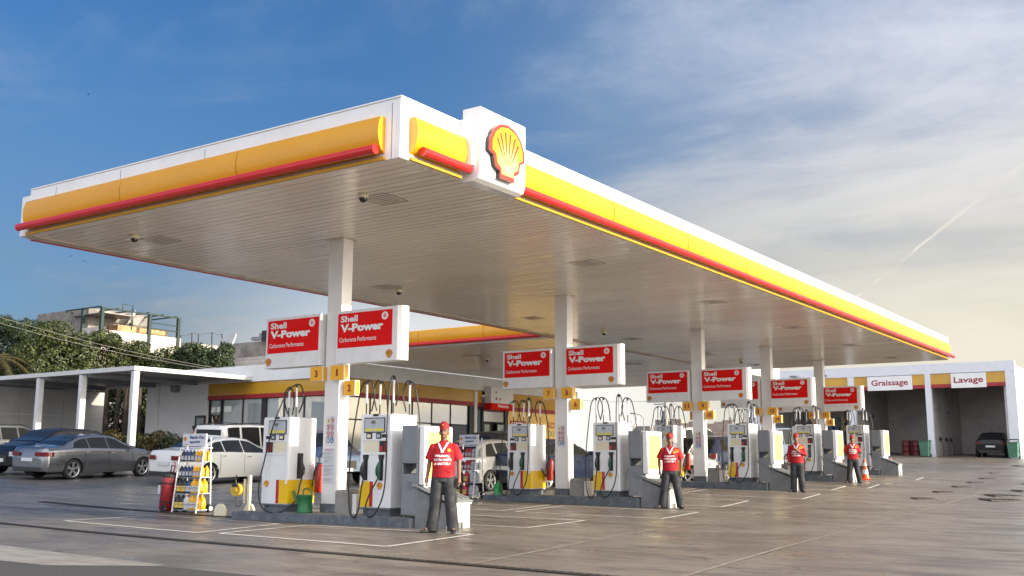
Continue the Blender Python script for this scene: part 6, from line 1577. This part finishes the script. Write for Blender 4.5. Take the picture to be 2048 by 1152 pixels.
    # wheels
    for xw in (0, wb):
        for sgn in (-1, 1):
            wc = empty('wheel', (xw, sgn*.80, wr)); wc.parent = e
            bpy.data.objects.remove(wc)
            ty = MB(); wid = .105
            prof_ = [(wr*.74, -wid), (wr*.92, -wid*1.05), (wr*.98, -wid*.8), (wr, -wid*.3), (wr, wid*.3), (wr*.98, wid*.8), (wr*.92, wid*1.05), (wr*.74, wid)]
            n = 28; RM = Matrix.Rotation(PI/2, 4, 'X')
            ty.rings([[tuple(RM@Vector((r_*math.cos(2*PI*i/n), r_*math.sin(2*PI*i/n), z))) for i in range(n)] for r_, z in prof_+[prof_[0]]], 0, True, cap=False)
            wo = ty.build('wheel', TYRE, e); wo.location = (xw, sgn*.80, wr)
            rm = MB(); ro = wr*.75
            rm.rings([[(r_*math.cos(2*PI*i/n), sgn*y, r_*math.sin(2*PI*i/n)) for i in range(n)] for r_, y in ((ro, .095), (ro*.93, .10), (ro*.90, .06), (ro*.90, .0))], 0, True, cap=False)
            rm.cyl((0, sgn*.05, 0), (0, sgn*.088, 0), ro*.2, n=14)
            for k in range(spokes):
                a = 2*PI*k/spokes+.3
                for da in ((-.13, .13) if spokes == 5 else (0,)):
                    c0, s0 = math.cos(a+da*.6), math.sin(a+da*.6); c1, s1 = math.cos(a+da), math.sin(a+da); wd = .021 if spokes == 5 else .026
                    p, q = Vector((c0*ro*.15, sgn*.078, s0*ro*.15)), Vector((c1*ro*.93, sgn*.088, s1*ro*.93)); t_ = Vector((-s1, 0, c1))*wd
                    rm.add([p-t_, p+t_, q+t_*1.1, q-t_*1.1], [(0, 1, 2, 3)]); rm.add([v+Vector((0, -sgn*.02, 0)) for v in (p-t_*1.2, p+t_*1.2, q+t_*1.3, q-t_*1.3)], [(0, 1, 2, 3)])
            rm.build('rim', RIM, wo)
            dm = MB(); dm.cyl((0, sgn*.02, 0), (0, sgn*.03, 0), ro*.9, n=20); dm.build('brake_disc', WELL, wo)
    return e
def cg(x, y): return (x, y, gz(x, y))
SILV = paint('paint_silver', (.23, .235, .25), .85, .25); PW = paint('paint_white', (.68, .67, .64), .0, .3); PB = mat('paint_black', (.008, .008, .009), .3, coat=.12, spec=.3); PG = paint('paint_grey', (.16, .165, .175), .6, .3); PLB = paint('paint_lightblue', (.24, .30, .38), .7, .3); PDB = mat('paint_darkblue', (.02, .03, .06), .25, metal=.3, coat=.5); PS2 = paint('paint_pale_silver', (.50, .51, .52), .7, .3)
# (placed below)
CARS = [
 ('sedan', (-22.55, 9.15), 97, 'silver grey saloon car parked left, rear towards the camera', SILV, dict(s=.985)),
 ('sedan', (-17.9, 10.9), 92, 'white saloon car behind the oil rack', PW, dict(s=.985, spokes=7)),
 ('van', (-20.6, 14.5), 95, 'white family van with tinted windows beyond the white saloon car', PW, dict(s=1.0, roofrail=True)),
 ('hatch', (-25.9, 12.25), -83, 'black car parked nose out left of the silver grey saloon', PB, dict(s=1.08)),
 ('suv', (-32.1, 12.0), 97, 'grey estate car cut off by the left edge of the photo', PG, dict(s=.95, roofrail=True)),
 ('suv', (-17.2, 15.4), -26, 'pale blue grey car facing right behind the nearest column', PLB, dict(s=1.0)),
 ('hatch', (-9.35, 14.1), 90, 'pale silver hatchback rear seen beside the second oil rack', PS2, dict(s=1.0)),
 ('suv', (-10.6, 17.2), 88, 'black car behind the left dispenser of the second island', PB, dict(s=1.0)),
 ('sedan', (-8.3, 15.5), 90, 'dark blue saloon car with big alloy wheels behind the second island', PDB, dict(s=1.02, spokes=7)),
 ('suv', (-6.3, 23.4), 205, 'white car with its bonnet raised behind the smiling man', PW, dict(s=.9, hood=True)),
 ('hatch', (-6.05, 23.5), 88, 'dark blue hatchback behind the third column and its dispenser', PDB, dict(s=1.05)),
 ('van', (-10.2, 30.2), 88, 'white van standing beyond the dark blue hatchback', PW, dict(s=1.0)),
 ('van', (-8.4, 36.0), 88, 'pale blue van seen between the fourth column and its dispenser', PLB, dict(s=1.0)),
 ('hatch', (-3.25, 61.6), 92, 'black hatchback parked inside the washing bay', PB, dict(s=1.05)),
]
CARS[9] = ('suv', (-7.6, 20.9), 15, 'white car with its bonnet raised behind the smiling man', PW, dict(s=.85, hood=True))
for k, (x, y), a, lab, m, kw in CARS:
    c = car(k, cg(x, y), R(a), lab, m, **kw)
    # sit on the sloping forecourt
    ca, sa = math.cos(R(a)), math.sin(R(a)); f = Vector((ca, sa)); n = Vector((-sa, ca)); L_ = KIND[k]['wb']*kw.get('s', 1)
    pz = lambda u, v: gz(x+f.x*u+n.x*v, y+f.y*u+n.y*v)
    fx = Vector((f.x*L_, f.y*L_, (pz(L_, 0)-pz(0, 0)))).normalized(); ny = Vector((n.x, n.y, (pz(L_/2, .8)-pz(L_/2, -.8))/1.6)).normalized(); uz = fx.cross(ny).normalized(); ny = uz.cross(fx)
    c.rotation_euler = Matrix((fx, ny, uz)).transposed().to_euler()
